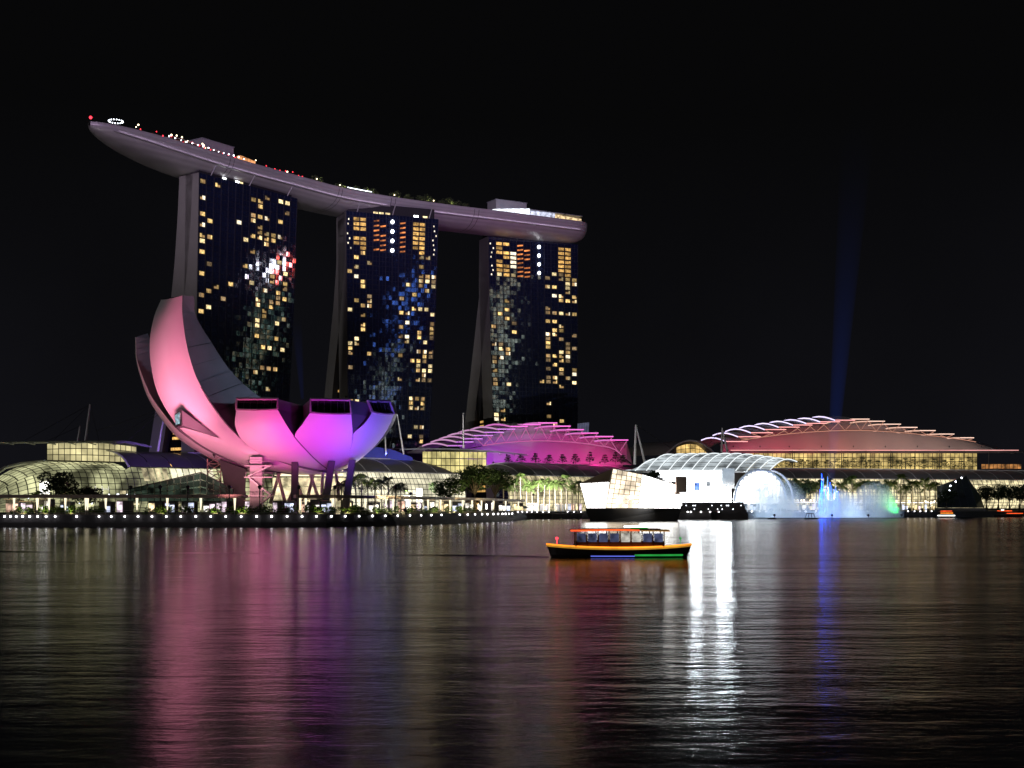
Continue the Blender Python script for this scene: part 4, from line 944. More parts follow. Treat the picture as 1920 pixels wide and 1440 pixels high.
# ------------------------------------------------------------------ dark greenhouse wedge and lattice tower
wg = thing('glass_greenhouse', 'dim green wedge-shaped glass pavilion left of the museum', 'pavilion', G(350, 338, DECK))
m_green = E('greenhouse_glass', (.35, .55, .38), .06, .9, .25, .5, rough=.1, base=(.015, .02, .018)); Dw = 338
yr = lambda px: lerp(918, 886, (px - 240) / 137) if px < 377 else lerp(886, 917, (px - 377) / 60)
glazing(wg, lambda u, v: P(lerp(240, 437, u), lerp(940, yr(lerp(240, 437, u)), v), Dw), 16, 4, m_green, .09)
m = MB(); m.grid([[P(x, yr(x), Dw - .6), P(x, yr(x) - 1.4, Dw - .3), P(x, yr(x) - 1.4, Dw + 9)] for x in (238, 308, 377, 408, 439)]); m.build('roof', m_dsteel, wg)
for px in (345, 362, 383):
    m = MB(); m.box(P(px, 912, Dw + .6), (1.5 if px != 362 else 2.4, .2, 2.8)); m.build('lit_pane', E('green_pane', (.72, 1, .68), .55, .5, .8, .4), wg)
lt = thing('lattice_tower', 'brown lattice tower beside the dark pier of the museum', 'tower', G(402, 352, DECK))
for px in (389, 414):
    for dD in (0, 4):
        m = MB(); m.tube([G(px, 352 + dD, DECK), G(px, 352 + dD, 17.5)], .18, 5); m.build('leg', m_canopy, lt)
for k in range(7):
    z = 3.6 + k * 2.1
    for a, b, z2 in ((389, 414, z), (389, 414, z + 2.1), (414, 389, z + 2.1)):
        m = MB(); m.tube([G(a, 352, z), G(b, 352, z2)], .10, 4); m.build('brace', m_canopy, lt)
# ------------------------------------------------------------------ masts with stays
def mast(label, foot, topp, stays, D, r=.55, twin=None):
    o = thing('mast', label, 'mast', foot); m = MB(); m.tube([foot, topp], r, 7, r * .55); m.build('pole', m_steel, o)
    if twin: m = MB(); m.tube([twin, topp], r * .9, 7, r * .5); m.build('raking_leg', m_steel, o)
    for s_ in stays:
        c = MB(); c.tube([topp, s_], .09, 4); c.build('stay_cable', m_dsteel, o)
mast('tall pale mast rising left of the pink petal', P(160, 829, 570), P(169, 758, 570), [P(30, 835, 560), P(186, 828, 575), P(100, 826, 575)], 570)
mast('shorter pale mast beside the tall one at far left', P(146, 828, 575), P(150, 799, 575), [P(90, 826, 570)], 575, .5)
mast('raking mast half hidden under the pink petal', P(296, 846, 560), P(310, 765, 560), [P(180, 808, 560), P(215, 820, 562), P(230, 835, 565)], 560)
mast('slim mast left of the magenta dome', P(869, 840, 700), P(868, 774, 700), [P(858, 838, 690), P(893, 838, 705)], 700, .55)
mast('twin-legged pale mast between the magenta dome and the plaza canopy', P(1190, 871, 690), P(1192, 796, 690), [P(1265, 845, 760), P(1255, 838, 760)], 690, .75, P(1210, 872, 688))
mast('twin-legged mast before the red exhibition roof', P(1353, 848, 800), P(1354, 802, 800), [P(1320, 846, 800)], 800, .8, P(1364, 848, 798))
mast('pale raking mast right of the violet petal', P(757, 852, 640), P(745, 778, 640), [P(728, 852, 640)], 640, .5)
mast('short white mast under the violet petal', P(724, 854, 642), P(722, 818, 642), [], 642, .5)
gl = thing('glass_fin', 'pale louvred glass fin sticking up right of the magenta dome', 'fin', P(1092, 812, 820))
for k in range(5):
    m = MB(); m.quad(P(1082 + k * 4.4, 812, 820), P(1086 + k * 4.4, 812, 820), P(1087 + k * 4.4, 794 - k * .5, 820), P(1083 + k * 4.4, 794 - k * .5, 820)); m.build('blade', E('fin_glow', (.45, .48, .8), .16, .3, .5) if k == 0 else bpy.data.materials['fin_glow'], gl)

# ------------------------------------------------------------------ promenade: pergola, lamps, shops, planting
m_colw = M('pergola_white', (.72, .70, .66), .5, var=.05); m_colglow = E('column_falloff_glow', (1, .88, .62), 1.35)  # column glow: light falloff along the shaft put in as emission
def pergola(label, pxs, off=6.0, wd=5.5, zt=7.0, group=None):
    o = thing('pergola', label, 'pergola', edge_px(pxs[len(pxs) // 2], off), group); path = [edge_px(p, off) for p in pxs]
    lo, hi = [], []
    for i in range(len(path) - 1):
        a, b = path[i], path[i + 1]; k = max(1, int((b - a).length / 5)); nn = Vector((-(b - a).y, (b - a).x, 0)).normalized()
        for j in range(k):
            p, q = a.lerp(b, j / k), a.lerp(b, (j + .97) / k); m = MB()
            z0 = Vector((0, 0, zt - DECK)); z1 = Vector((0, 0, zt - DECK + .8))
            m.hexa([p + z0, q + z0, q + nn * wd + z0, p + nn * wd + z0], [p + z1, q + z1, q + nn * wd + z1, p + nn * wd + z1]); m.build('roof_slab', m_canopy, o)
    return o, path, nn
PX1 = [-30, 0, 60, 120, 200, 300, 400, 448]; PX2 = [547, 600, 640, 680, 720, 760, 800, 840, 880, 920, 985]
pergola('left stretch of the low brown waterfront pergola', PX1); pergola('right stretch of the low brown waterfront pergola below the palms', PX2)
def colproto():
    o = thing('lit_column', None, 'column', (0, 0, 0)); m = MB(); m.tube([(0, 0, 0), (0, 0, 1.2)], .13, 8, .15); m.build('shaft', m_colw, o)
    m = MB(); m.tube([(0, 0, 1.2), (0, 0, 2.6), (0, 0, 4.15)], .12, 8, .32); m.build('glow_taper', m_colglow, o)
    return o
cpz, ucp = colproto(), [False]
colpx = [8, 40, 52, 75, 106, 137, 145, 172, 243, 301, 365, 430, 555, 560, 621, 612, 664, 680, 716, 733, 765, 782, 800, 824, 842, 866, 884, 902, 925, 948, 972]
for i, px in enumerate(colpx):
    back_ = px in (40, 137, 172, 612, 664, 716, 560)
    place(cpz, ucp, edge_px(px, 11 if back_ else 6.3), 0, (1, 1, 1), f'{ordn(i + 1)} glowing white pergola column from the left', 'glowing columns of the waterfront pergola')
# sea wall lamps
m_pl = E('quay_lamp', (.97, .94, .98), 7)
def plamp():
    o = thing('quay_lamp', None, 'lamp', (0, 0, 0)); m = MB(); m.tube([(0, .28, -.25), (0, 0, 0)], .08, 5); m.build('bracket', m_dsteel, o); m = MB(); m.ball((0, -.1, .05), .24, 8, 6); m.build('globe', m_pl, o); return o
pp_, upp = plamp(), [False]
lpx = [10, 21, 32, 44, 57, 72, 88, 105, 145, 187, 210, 235, 260, 286, 313, 340, 368, 396, 424, 453, 482, 510, 539, 567, 594, 622, 648, 674, 699, 723, 746, 769, 790, 809, 828, 862, 877, 891, 904, 914, 925, 934, 942, 948, 954, 960,
       971, 979, 988, 997, 1007, 1018, 1029, 1064, 1076, 1089, 1289, 1295, 1314, 1331, 1347, 1364, 1379, 1395, 1409, 1424, 1436, 1451, 1464, 1476, 1487, 1499, 1510, 1529, 1538, 1546, 1626, 1638, 1650, 1702, 1714, 1725, 1735, 1746]
for i, px in enumerate(lpx):
    v = edge_px(px, -.45); v.z = DECK - .35 if px < 965 else DECK + .1
    place(pp_, upp, v, 0, rnd.uniform(.9, 1.1) * (1.0 if v.y < 430 else 1.25), f'{ordn(i + 1)} round white lamp from the left along the sea wall', 'round white lamps along the sea wall')
# boardwalk deck on piles between the quay corner and the white pavilion
bw = thing('boardwalk', 'low boardwalk on piles left of the white pavilion', 'boardwalk', G(1030, 555, 0))
for k in range(14):
    m = MB(); p = G(966 + k * 9.6, lerp(545, 562, k / 13), 2.2); m.box(p, (2.05, 7, .35)); m.build('deck_plank', m_pave, bw)
for k in range(8):
    m = MB(); p = G(968 + k * 17, lerp(543, 560, k / 7), 0); m.tube([p + Vector((0, 0, -1.5)), p + Vector((0, 0, 2.1))], .35, 6); m.build('pile', m_darkc, bw)
m = MB(); m.tube([G(966, 541.6, 3.2), G(1096, 558.6, 3.2)], .1, 5); m.build('handrail', m_steel, bw)
ub = thing('umbrella', 'pale blue market umbrella on the boardwalk left of the pavilion', 'umbrella', G(980, 552, 2.4))
m = MB(); c0 = G(980, 552, 5.6); ringp = [c0 + Vector((3.4 * math.cos(a), 3.4 * math.sin(a), -1.3)) for a in [k * math.pi / 4 for k in range(8)]]; m.add([c0] + ringp, [(0, 1 + k, 1 + (k + 1) % 8) for k in range(8)]); m.build('canopy', M('umbrella_cloth', (.30, .42, .50), .8), ub)
m = MB(); m.tube([G(980, 552, 2.4), c0], .1, 5); m.build('pole', m_steel, ub)
# quay railing
for lab, px0, px1 in (('slim steel railing along the left quay', 5, 440), ('slim steel railing along the quay below the front petals', 460, 955)):
    ro = thing('railing', lab, 'railing', edge_px((px0 + px1) / 2, .5)); n_ = (px1 - px0) // 12
    pts_ = [edge_px(lerp(px0, px1, k / n_), .5) for k in range(n_ + 1)]
    for p in pts_: m = MB(); m.tube([p, p + Vector((0, 0, 1.15))], .05, 4); m.build('post', m_dsteel, ro)
    for zz in (.6, 1.15): m = MB(); m.tube([p + Vector((0, 0, zz)) for p in pts_], .04, 4); m.build('rail', m_steel, ro)
# hedges and planters behind the columns
hed = [(12, 24, 10), (60, 20, 9), (85, 16, 10), (112, 18, 9), (125, 22, 13), (160, 20, 10), (270, 24, 10), (285, 20, 11), (330, 26, 10), (380, 24, 10), (405, 24, 11), (440, 20, 10), (470, 26, 9), (500, 28, 9), (530, 28, 9), (575, 22, 9), (600, 26, 9), (645, 26, 9), (660, 24, 9), (700, 28, 9), (745, 26, 9), (775, 26, 10), (812, 24, 10), (848, 22, 10), (874, 20, 11)]
m_hedge = M('hedge_leaf', (.10, .19, .03), .55, var=.5, vs=1.5)
for i, (px, wpx, off) in enumerate(hed):
    c = edge_px(px, off); rg = random.Random(500 + i); o = thing('hedge', f'{ordn(i + 1)} leafy hedge from the left behind the pergola columns', 'hedge', c, 'hedges behind the pergola columns'); m = MB()
    for k in range(7): leaves(m, c + Vector((rg.uniform(-.55, .55) * wpx * .16, rg.uniform(-.6, .6), rg.uniform(.6, 1.6))), rg.uniform(.8, 1.35), 80, .5, rg, .8)
    m.build('foliage', m_hedge, o); b = MB(); b.box(c + Vector((0, 0, .3)), (wpx * .14, 2.0, .6)); b.build('planter', m_pave, o)
# shop kiosks with lit fronts behind the pergola
shopc = [E('shop_a', (1, .94, .82), 1.6, .6, .5, .4), E('shop_b', (.72, .78, 1), 1.4, .6, .5, .4), E('shop_c', (1, .62, .45), 1.1, .7, .5, .4), E('shop_d', (1, .78, .42), 1.4, .7, .5, .4), E('shop_e', (1, .80, .92), 1.2, .7, .5, .4)]
shops = [(22, 945, 24, 24, 2), (48, 936, 26, 26, 4), (83, 942, 20, 24, 0), (122, 940, 18, 22, 1), (196, 940, 22, 20, 1), (230, 939, 24, 20, 1), (290, 941, 24, 26, 3), (318, 941, 18, 26, 1), (352, 940, 24, 26, 1), (392, 941, 22, 26, 4), (415, 942, 20, 28, 4), (468, 938, 18, 32, 4), (520, 944, 18, 14, 4), (542, 944, 18, 14, 1), (572, 941, 14, 20, 0), (590, 942, 18, 20, 1), (612, 943, 20, 20, 1), (650, 941, 18, 22, 3), (700, 941, 20, 22, 0), (728, 941, 18, 22, 4), (752, 942, 14, 22, 2), (780, 941, 20, 24, 3), (805, 941, 20, 24, 0), (832, 941, 18, 24, 3), (858, 941, 20, 24, 4), (880, 942, 16, 24, 0), (904, 944, 12, 26, 0), (928, 942, 14, 26, 0), (946, 943, 22, 40, 0), (972, 942, 18, 40, 3), (998, 942, 20, 45, 2), (1022, 942, 20, 45, 3), (1048, 943, 18, 40, 0), (1068, 943, 18, 40, 0), (1085, 943, 12, 36, 4)]
for i, (px, y, wpx, off, ci) in enumerate(shops):
    b = edge_px(px, off); b.x = (px - 960) * b.y / F_PX; rg = random.Random(i); k = b.y / F_PX; W_ = wpx * k; hgt = rg.uniform(2.6, 3.4); z0 = DECK
    o = thing('shop_kiosk', f'{ordn(i + 1)} small lit shop front from the left along the promenade', 'shop', b, 'lit shop fronts along the promenade')
    m = MB(); m.box((b.x, b.y + 2.2, z0 + hgt / 2 + .3), (W_, 4, hgt + .6)); m.build('wall', m_darkc, o)
    nb = max(2, round(W_ / 1.5))
    for j in range(nb):
        if rg.random() < .12: continue
        m = MB(); h2_ = hgt * rg.uniform(.45, .95); m.box((b.x - W_ / 2 + (j + .5) * W_ / nb, b.y + .1, z0 + .7 + h2_ / 2), (W_ / nb * .86, .12, h2_)); m.build('shop_window', shopc[ci if rg.random() < .7 else rg.randrange(5)], o)
    m = MB(); m.box((b.x, b.y - .5, z0 + hgt + .75), (W_ * 1.04, 1.6, .18)); m.build('awning', m_canopy, o)
# bright hoarding at far left
ho = thing('lit_hoarding', 'tall white glowing panel behind the left trees', 'lit panel', G(84, 372, DECK)); m = MB(); m.box(G(84, 372, 10.2), (2.6, .4, 3.6)); m.build('panel', E('hoarding_white', (1, .98, .9), 4), ho); m = MB(); m.box(G(85, 372, 12.6), (3.6, .8, .3)); m.build('cap', m_steel, ho); m = MB(); m.tube([G(84, 372.5, DECK), G(84, 372.5, 9)], .3, 6); m.build('post', m_steel, ho)
# trees
broad_tree('black broadleaf tree with leaning crown before the left glass vault', G(122, 336, DECK), 11.3, 5.2, m_leafd, 1, 1900, -1.0, .7)
broad_tree('low dark tree right of the leaning tree at left', G(165, 338, DECK), 7.2, 4.6, m_leafd, 2, 1300, 0, .65)
broad_tree('largest dark tree right of the museum', edge_px(888, 14), 16.4, 8.6, m_leaf, 3, 3200, 0, .8, clumps=14)
broad_tree('dark round tree left of the largest tree', edge_px(838, 15), 11.6, 6.4, m_leaf, 4, 1700, 0, .75)
broad_tree('pale-trunked tree right of the largest tree', edge_px(925, 15), 15.6, 7.6, m_leaf, 5, 2300, 1.2, .75)
broad_tree('round tree behind the mist near the blue fountain', G(1500, 622, DECK), 13.5, 7.0, m_leaf, 6, 1700, 0, .9)
broad_tree('dark tree on the roof left of the plaza canopy', G(1228, 540, DECK), 18.0, 6.2, m_leafd, 7, 1300, 0, .9)
broad_tree('small dark tree behind the pavilion roof at its right', G(1258, 530, DECK), 13.6, 4.0, m_leafd, 8, 900, 0, .8)
broad_tree('dark shaggy tree beside the unlit pavilion at far right', G(1775, 682, DECK), 10.5, 6.0, m_leafd, 9, 1300, 0, .9)
pxs = [640, 655, 668, 678, 690, 703, 716, 730, 742, 752]
for i, px in enumerate(pxs):
    b = edge_px(px, 20); b.x = (px - 960) * b.y / F_PX; palm(i, b, rnd.uniform(.85, 1.02), f'{ordn(i + 1)} palm from the left right of the museum columns', 'palms right of the museum columns')
for i in range(14):
    px = 944 + i * 10.8; b = G(px, 590 + (i % 3) * 4, DECK); palm(i, b, rnd.uniform(1.25, 1.5), f'{ordn(i + 1)} palm from the left in the row before the long mall', 'palms before the long mall')
for i in range(30):
    px = 1430 + i * 11.2; b = G(px, 660 + (i % 3) * 5 + max(0, i - 18) * 4, DECK); palm(i, b, rnd.uniform(1.3, 1.6) * b.y / 660, f'{ordn(i + 1)} palm from the left in the row behind the fountain', 'palms behind the fountain')
for i, px in enumerate((3, 12, 26)):
    palm(i, edge_px(px, 22), .62, f'{ordn(i + 1)} yellow-lit palm from the left edge', 'palms at the left edge')
def tier_tree(label, loc, h, r, seed, group):
    rg = random.Random(seed); o = thing('terrace_tree', label, 'tree', loc, group); b = Vector(loc); m = MB(); m.tube([b, b + Vector((0, 0, h))], .18, 5, .06); m.build('trunk', m_bark, o); m = MB()
    for k in range(4):
        z = h * (.32 + .2 * k); leaves(m, b + Vector((rg.uniform(-.3, .3), 0, z)), r * (1 - .2 * k) * rg.uniform(.8, 1.15), 75, .75, rg, .28, .5)
    m.build('crown', m_leafd, o)
for i, px in enumerate((953, 977, 1004, 1030, 1055, 1079, 1106, 1134, 1154, 1168)):
    tier_tree(f'{ordn(i + 1)} black layered tree from the left before the magenta wall', G(px, 748, 29.0), rnd.uniform(5, 7.2), rnd.uniform(2.6, 3.4), 300 + i, 'layered trees before the magenta wall')
for i in range(24):
    px = 1432 + i * 16.8 + rnd.uniform(-4, 4); tier_tree(f'{ordn(i + 1)} dark layered tree from the left before the yellow gallery', G(px, 962, 31.8), rnd.uniform(7, 10), rnd.uniform(3.6, 5.4), 340 + i, 'layered trees before the yellow gallery')
# up-lights under the palms
def uplight(label, loc, en, col=(1, .85, .45)):
    o = thing('garden_light', label, 'garden light', loc); m = MB(); m.tube([loc, Vector(loc) + Vector((0, 0, .35))], .2, 8, .28); m.build('housing', m_dsteel, o)
    l = bpy.data.lights.new('garden_glow', 'SPOT'); l.energy = en; l.color = col; l.shadow_soft_size = .3; l.spot_size = R(120); l.spot_blend = .6; q = bpy.data.objects.new('garden_glow', l); sc.collection.objects.link(q); q.parent = o; q.location = (0, 0, .4)
    q.rotation_euler = Vector((0, .75, .66)).to_track_quat('-Z', 'Y').to_euler()
for i, (px, D, en) in enumerate(((738, 346, 2500), (752, 350, 3500), (762, 352, 3500), (835, 398, 4000), (885, 404, 4500), (930, 424, 7000), (960, 577, 9000), (1005, 577, 9000), (1055, 577, 9000), (1480, 612, 9000), (1600, 650, 12000), (1680, 662, 14000), (1735, 685, 14000), (10, 335, 3500), (60, 334, 1200), (128, 333, 500))):
    uplight(f'{ordn(i + 1)} ground light from the left under the waterfront trees' if i < 13 else f'{ordn(i - 12)} ground light among the left hedges', G(px, D, DECK), en)
# long low shop arcade on the right promenade
for lab, pa, pb, D0, D1, zz, seed, ds in (('bright shop arcade behind the mist and fountain', 1400, 1560, 640, 655, 7.5, 1, 1), ('shop arcade right of the mist below the palms', 1600, 1762, 690, 730, 8, 2, .9)):
    o = thing('shop_arcade', lab, 'arcade', G((pa + pb) / 2, (D0 + D1) / 2, DECK)); rg = random.Random(seed); n_ = int((pb - pa) / 6)
    for k in range(n_):
        px = lerp(pa, pb, (k + .5) / n_); D = lerp(D0, D1, k / n_); wv = 5.2 * D / F_PX
        if rg.random() < ds * .75: m = MB(); hh = rg.uniform(1.5, 3.2); m.box(G(px, D, DECK + .8 + hh / 2), (wv, .2, hh)); m.build('shop_window', shopc[rg.choice((0, 0, 4, 1, 3))], o)
        if rg.random() < .5: m = MB(); m.box(G(px, D + .3, DECK + 5.4), (wv * .5, .2, .7)); m.build('sign_light', m_lwarm, o)
        if k % 3 == 0: m = MB(); m.tube([G(px - 2, D - 3, DECK), G(px - 2, D - 3, DECK + 4.6)], .2, 5); m.build('column', m_colw, o)
    m = MB(); m.hexa([G(pa, D0 - 3, DECK + 4.6), G(pb, D1 - 3, DECK + 4.6), G(pb, D1 + 6, DECK + 4.6), G(pa, D0 + 6, DECK + 4.6)], [G(pa, D0 - 3, DECK + 5.0), G(pb, D1 - 3, DECK + 5.0), G(pb, D1 + 6, DECK + 5.0), G(pa, D0 + 6, DECK + 5.0)]); m.build('roof', m_canopy, o)
    m = MB(); m.tube([G(pa, D0 - 3.2, DECK + 4.5), G(pb, D1 - 3.2, DECK + 4.5)], .14, 5); m.build('strip_light', E('arcade_strip', (1, .92, .85), 2.5), o)
# steps of the event plaza with small lights
es_ = thing('plaza_steps', 'dark terraced steps dotted with lights before the event plaza', 'steps', G(1335, 532, 0))
for k in range(4):
    m = MB(); m.box(G(1336, 530 + k * 5, 1.2 + k * .75), (27.5 - k, 5, 2.4 + k * 1.5)); m.build('step', m_wall, es_)
for k in range(26):
    px = 1282 + rnd.random() * 110; lv = rnd.randrange(1, 4); m = MB(); m.ball(G(px, 527.3 + lv * 5, 2.6 + lv * 1.45), .19, 6, 4); m.build('step_light', m_lcool, es_)

# ------------------------------------------------------------------ fountain, mist, light beams
def vol(name, dens, col, emit=None, es=0.0, edge=None, aniso=0.0):
    m = bpy.data.materials.new(name); m.use_nodes = True; t = m.node_tree; t.nodes.clear(); o = t.nodes.new('ShaderNodeOutputMaterial'); v = t.nodes.new('ShaderNodeVolumePrincipled')
    v.inputs['Density'].default_value = dens; v.inputs['Color'].default_value = (*col, 1); v.inputs['Anisotropy'].default_value = aniso
    if emit: v.inputs['Emission Color'].default_value = (*emit, 1); v.inputs['Emission Strength'].default_value = es
    t.links.new(v.outputs[0], o.inputs['Volume']); return m, t, v
def mistdome(label, pxc, rx, h, D, ry, dens):
    m = MB(); c = G(pxc, D, .3); rows = []
    for j in range(9):
        th = math.pi / 2 * j / 8
        rows.append([c + Vector((rx * math.cos(th) ** .75 * math.cos(a), ry * math.cos(th) ** .75 * math.sin(a), h * math.sin(th))) for a in [2 * math.pi * k / 24 for k in range(25)]])
    m.grid(rows); m.add(rows[0][:24], [tuple(range(24))[::-1]])
    mt, t, v = vol('water_mist', dens, (.93, .96, 1), aniso=-.1)
    co = t.nodes.new('ShaderNodeTexCoord'); n = t.nodes.new('ShaderNodeTexNoise'); n.inputs['Scale'].default_value = .12; n.inputs['Detail'].default_value = 4
    r = t.nodes.new('ShaderNodeMapRange'); r.inputs['From Min'].default_value = .3; r.inputs['From Max'].default_value = .7; r.inputs['To Min'].default_value = dens * .35; r.inputs['To Max'].default_value = dens * 1.5
    t.links.new(co.outputs['Object'], n.inputs['Vector']); t.links.new(n.outputs['Fac'], r.inputs['Value'])
    mpn = t.nodes.new('ShaderNodeMapping'); mpn.inputs['Scale'].default_value = (1 / rx, 1 / ry, 1 / h); ln = t.nodes.new('ShaderNodeVectorMath'); ln.operation = 'LENGTH'
    fo = t.nodes.new('ShaderNodeMapRange'); fo.inputs['From Min'].default_value = .55; fo.inputs['From Max'].default_value = 1.02; fo.inputs['To Min'].default_value = 1; fo.inputs['To Max'].default_value = 0
    q = t.nodes.new('ShaderNodeMath'); q.operation = 'MULTIPLY'
    t.links.new(co.outputs['Object'], mpn.inputs['Vector']); t.links.new(mpn.outputs[0], ln.inputs[0]); t.links.new(ln.outputs['Value'], fo.inputs['Value']); t.links.new(fo.outputs[0], q.inputs[0]); t.links.new(r.outputs[0], q.inputs[1]); t.links.new(q.outputs[0], v.inputs['Density'])
    return tag(m.build('water_mist', mt), label, 'mist', None, 'stuff')
mistdome('wide veil of pale mist before the arched portal', 1452, 16.0, 18.5, 577, 7, .26)
mistdome('low rounded mist dome below the blue jets', 1563, 14.5, 13.0, 572, 6.5, .28)
mistdome('right mist dome lit green at its edge', 1640, 13.0, 16.0, 580, 6.5, .26)
for i, (px, tpx, en, col) in enumerate(((1452, 1452, 130000, (.55, .75, 1)), (1560, 1563, 110000, (.50, .70, 1)), (1628, 1640, 90000, (.55, .75, 1)))):
    flood(f'{ordn(i + 1)} pontoon projector from the left aimed at the mist', G(px, 545, .6), G(tpx, 578, 6), en, col, 70, .9, .6)
flood('green projector lighting the right mist dome', G(1690, 573, .6), G(1668, 579, 6), 20000, (.05, 1, .18), 60, .7, .3)
fb = thing('fountain', 'tall electric blue fountain jets in the mist', 'fountain', G(1550, 585, 0))
m_jet = E('blue_jet_glow', (.008, .07, 1), 14, .6, .5); m_jetw = E('pale_jet_glow', (.10, .28, 1), 2.6, .5, .6)  # jet water glows by itself in place of blue light falling on it
for px, yt, k in ((1541, 888, 0), (1544, 896, 1), (1552, 893, 1), (1556, 905, 0), (1559, 910, 1), (1567, 911, 1), (1563, 918, 0), (1548, 912, 0), (1571, 922, 0), (1538, 918, 0)):
    tz = P(px, yt, 585).z; rg = random.Random(px); m = MB(); n_ = 9
    for s_ in range(3):
        ox = rg.uniform(-.35, .35); pts_ = [G(px, 585, .8).lerp(P(px, yt + 6 * s_, 585), t / n_) + Vector((ox * (1 - t / n_) * 2 + rg.uniform(-.12, .12), rg.uniform(-.2, .2), 0)) for t in range(n_ + 1)]
        m.tube(pts_, .55, 5, .07)
    m.build('jet', m_jetw if k else m_jet, fb)
for k in range(14):
    m = MB(); rg = random.Random(k); c = G(1535 + k * 3, 584 + rg.uniform(-1, 1), 6.5); m.tube([c + Vector((0, 0, -2)), c + Vector((rg.uniform(-.2, .2), 0, rg.uniform(.8, 2.4)))], .5, 5, .12); m.build('splash', m_jetw, fb)
m = MB(); m.box(G(1552, 585, .4), (11, 3, .8)); m.build('pontoon', m_dsteel, fb)
def beam(label, base, topc, r0, r1, col, es, fall):
    m = MB(); n_ = 10; m.tube([Vector(base).lerp(Vector(topc), k / n_) for k in range(n_ + 1)], r0, 20, r1)
    mt, t, v = vol('light_beam_air', .00002, (.5, .6, 1), col, es)
    co = t.nodes.new('ShaderNodeTexCoord'); sp = t.nodes.new('ShaderNodeSeparateXYZ'); r = t.nodes.new('ShaderNodeMapRange'); Hh = Vector(topc).z - Vector(base).z
    r.inputs['From Max'].default_value = Hh; r.inputs['To Min'].default_value = 1; r.inputs['To Max'].default_value = 0
    pw = t.nodes.new('ShaderNodeMath'); pw.operation = 'POWER'; pw.inputs[1].default_value = fall; mm = t.nodes.new('ShaderNodeMath'); mm.operation = 'MULTIPLY'; mm.inputs[1].default_value = es
    t.links.new(co.outputs['Object'], sp.inputs[0]); t.links.new(sp.outputs['Z'], r.inputs['Value']); t.links.new(r.outputs[0], pw.inputs[0]); t.links.new(pw.outputs[0], mm.inputs[0]); t.links.new(mm.outputs[0], v.inputs['Emission Strength'])
    return tag(m.build('light_beam', mt), label, 'light beam', None, 'stuff')
beam('tall faint blue searchlight beam rising from the fountain', G(1553, 588, 3), P(1618, 120, 588), 1.2, 8.5, (.02, .12, 1), .0115, 3.6)
beam('short faint blue beam behind the front petals', P(567, 748, 420), P(555, 590, 420), .5, 1.9, (.02, .10, 1), .009, 1.6)
sl = thing('searchlight', 'blue searchlight on the fountain pontoon at the foot of the beam', 'searchlight', G(1553, 588, .8)); m = MB(); m.tube([G(1553, 588, 1.4), G(1553.2, 588, 3)], .7, 10, 1.1); m.build('housing', m_dsteel, sl); m = MB(); m.tube([G(1553, 588, .3), G(1553, 588, 1.4)], .4, 8); m.build('post', m_dsteel, sl)
# ------------------------------------------------------------------ boats
m_hullb = M('boat_hull', (.015, .012, .012), .35, var=.2); m_wood = M('boat_timber', (.18, .07, .03), .5, var=.3, vs=2)
m_org = E('strip_orange', (1, .28, .02), 1.9, .25, .6); m_redl = E('strip_red', (1, .10, .02), 1.7, .3, .6); m_grn = E('strip_green', (.04, .60, .10), .45, .3, .6)
m_bw = E('boat_window', (.18, .22, .45), .22, .8, 1.0, .5); m_boatw = E('boat_white', (1, .98, .95), 5.0); m_blu2 = E('hull_blue_reflection', (.15, .20, 1), .9)
bo = thing('river_boat', 'low wooden river boat outlined in orange and red light strips', 'boat', (G(1160, 124, 0)))
BX0, BX1 = (1024 - 960) * 124 / F_PX, (1296 - 960) * 124 / F_PX
def bs(t):   # half width, keel, sheer height
    return 1.75 * math.sin(math.pi * min(.96, max(.04, .06 + .9 * t))) ** .55, -.5, .95 + .30 * (abs(t - .5) * 2) ** 2.2
rows = []
for i in range(21):
    t = i / 20; hwv, kz, shz = bs(t); x = lerp(BX0, BX1, t); rake = .7 * (abs(t - .5) * 2) ** 3
    rows.append([Vector((x - (t - .5) * rake * 2, 124 - hwv * .55, kz)), Vector((x - (t - .5) * rake, 124 - hwv * .92, .25)), Vector((x, 124 - hwv, shz)), Vector((x, 124 + hwv, shz)), Vector((x - (t - .5) * rake, 124 + hwv * .92, .25)), Vector((x - (t - .5) * rake * 2, 124 + hwv * .55, kz))])
m = MB(); m.grid(rows); m.quad(*[rows[0][k] for k in (0, 1, 2, 3)]); m.quad(*[rows[-1][k] for k in (0, 1, 2, 3)]); m.build('hull', m_hullb, bo, smooth=False)
m = MB(); m.tube([r[2] + Vector((0, -.05, .0)) for r in rows], .085, 6); m.build('gunwale_light', m_org, bo)
m = MB(); m.tube([r[2] + Vector((0, -.03, -.16)) for r in rows], .07, 6); m.build('rubbing_strake', E('strip_amber', (.85, .42, .05), .55, .3, .6), bo)
m = MB(); m.tube([r[1] + Vector((0, -.03, -.02)) for r in rows[12:20]], .10, 6); m.build('green_light', m_grn, bo)
m = MB(); m.tube([r[1] + Vector((0, -.05, -.1)) for r in rows[6:13]], .05, 6); m.build('hull_reflection_strip', m_blu2, bo)  # blue reflection under the hull drawn as a glowing tube
xa, xb = lerp(BX0, BX1, .20), lerp(BX0, BX1, .80)
m = MB(); m.box(((xa + xb) / 2, 124, 2.52), (xb - xa + 1.0, 3.3, .10)); m.box(((xa + xb) / 2, 124, 2.62), (xb - xa - .6, 2.6, .10)); m.build('cabin_roof', m_wood, bo)
m = MB(); m.tube([(xa - .5, 122.32, 2.50), ((xa + xb) / 2, 122.32, 2.56), (lerp(xa, xb, .72), 122.32, 2.52)], .085, 6); m.build('roof_light', m_redl, bo)
m = MB(); m.tube([(lerp(xa, xb, .74), 122.32, 2.48), (xb + .5, 122.32, 2.44)], .05, 6); m.build('roof_light', E('strip_dim', (.8, .4, .1), .5), bo)
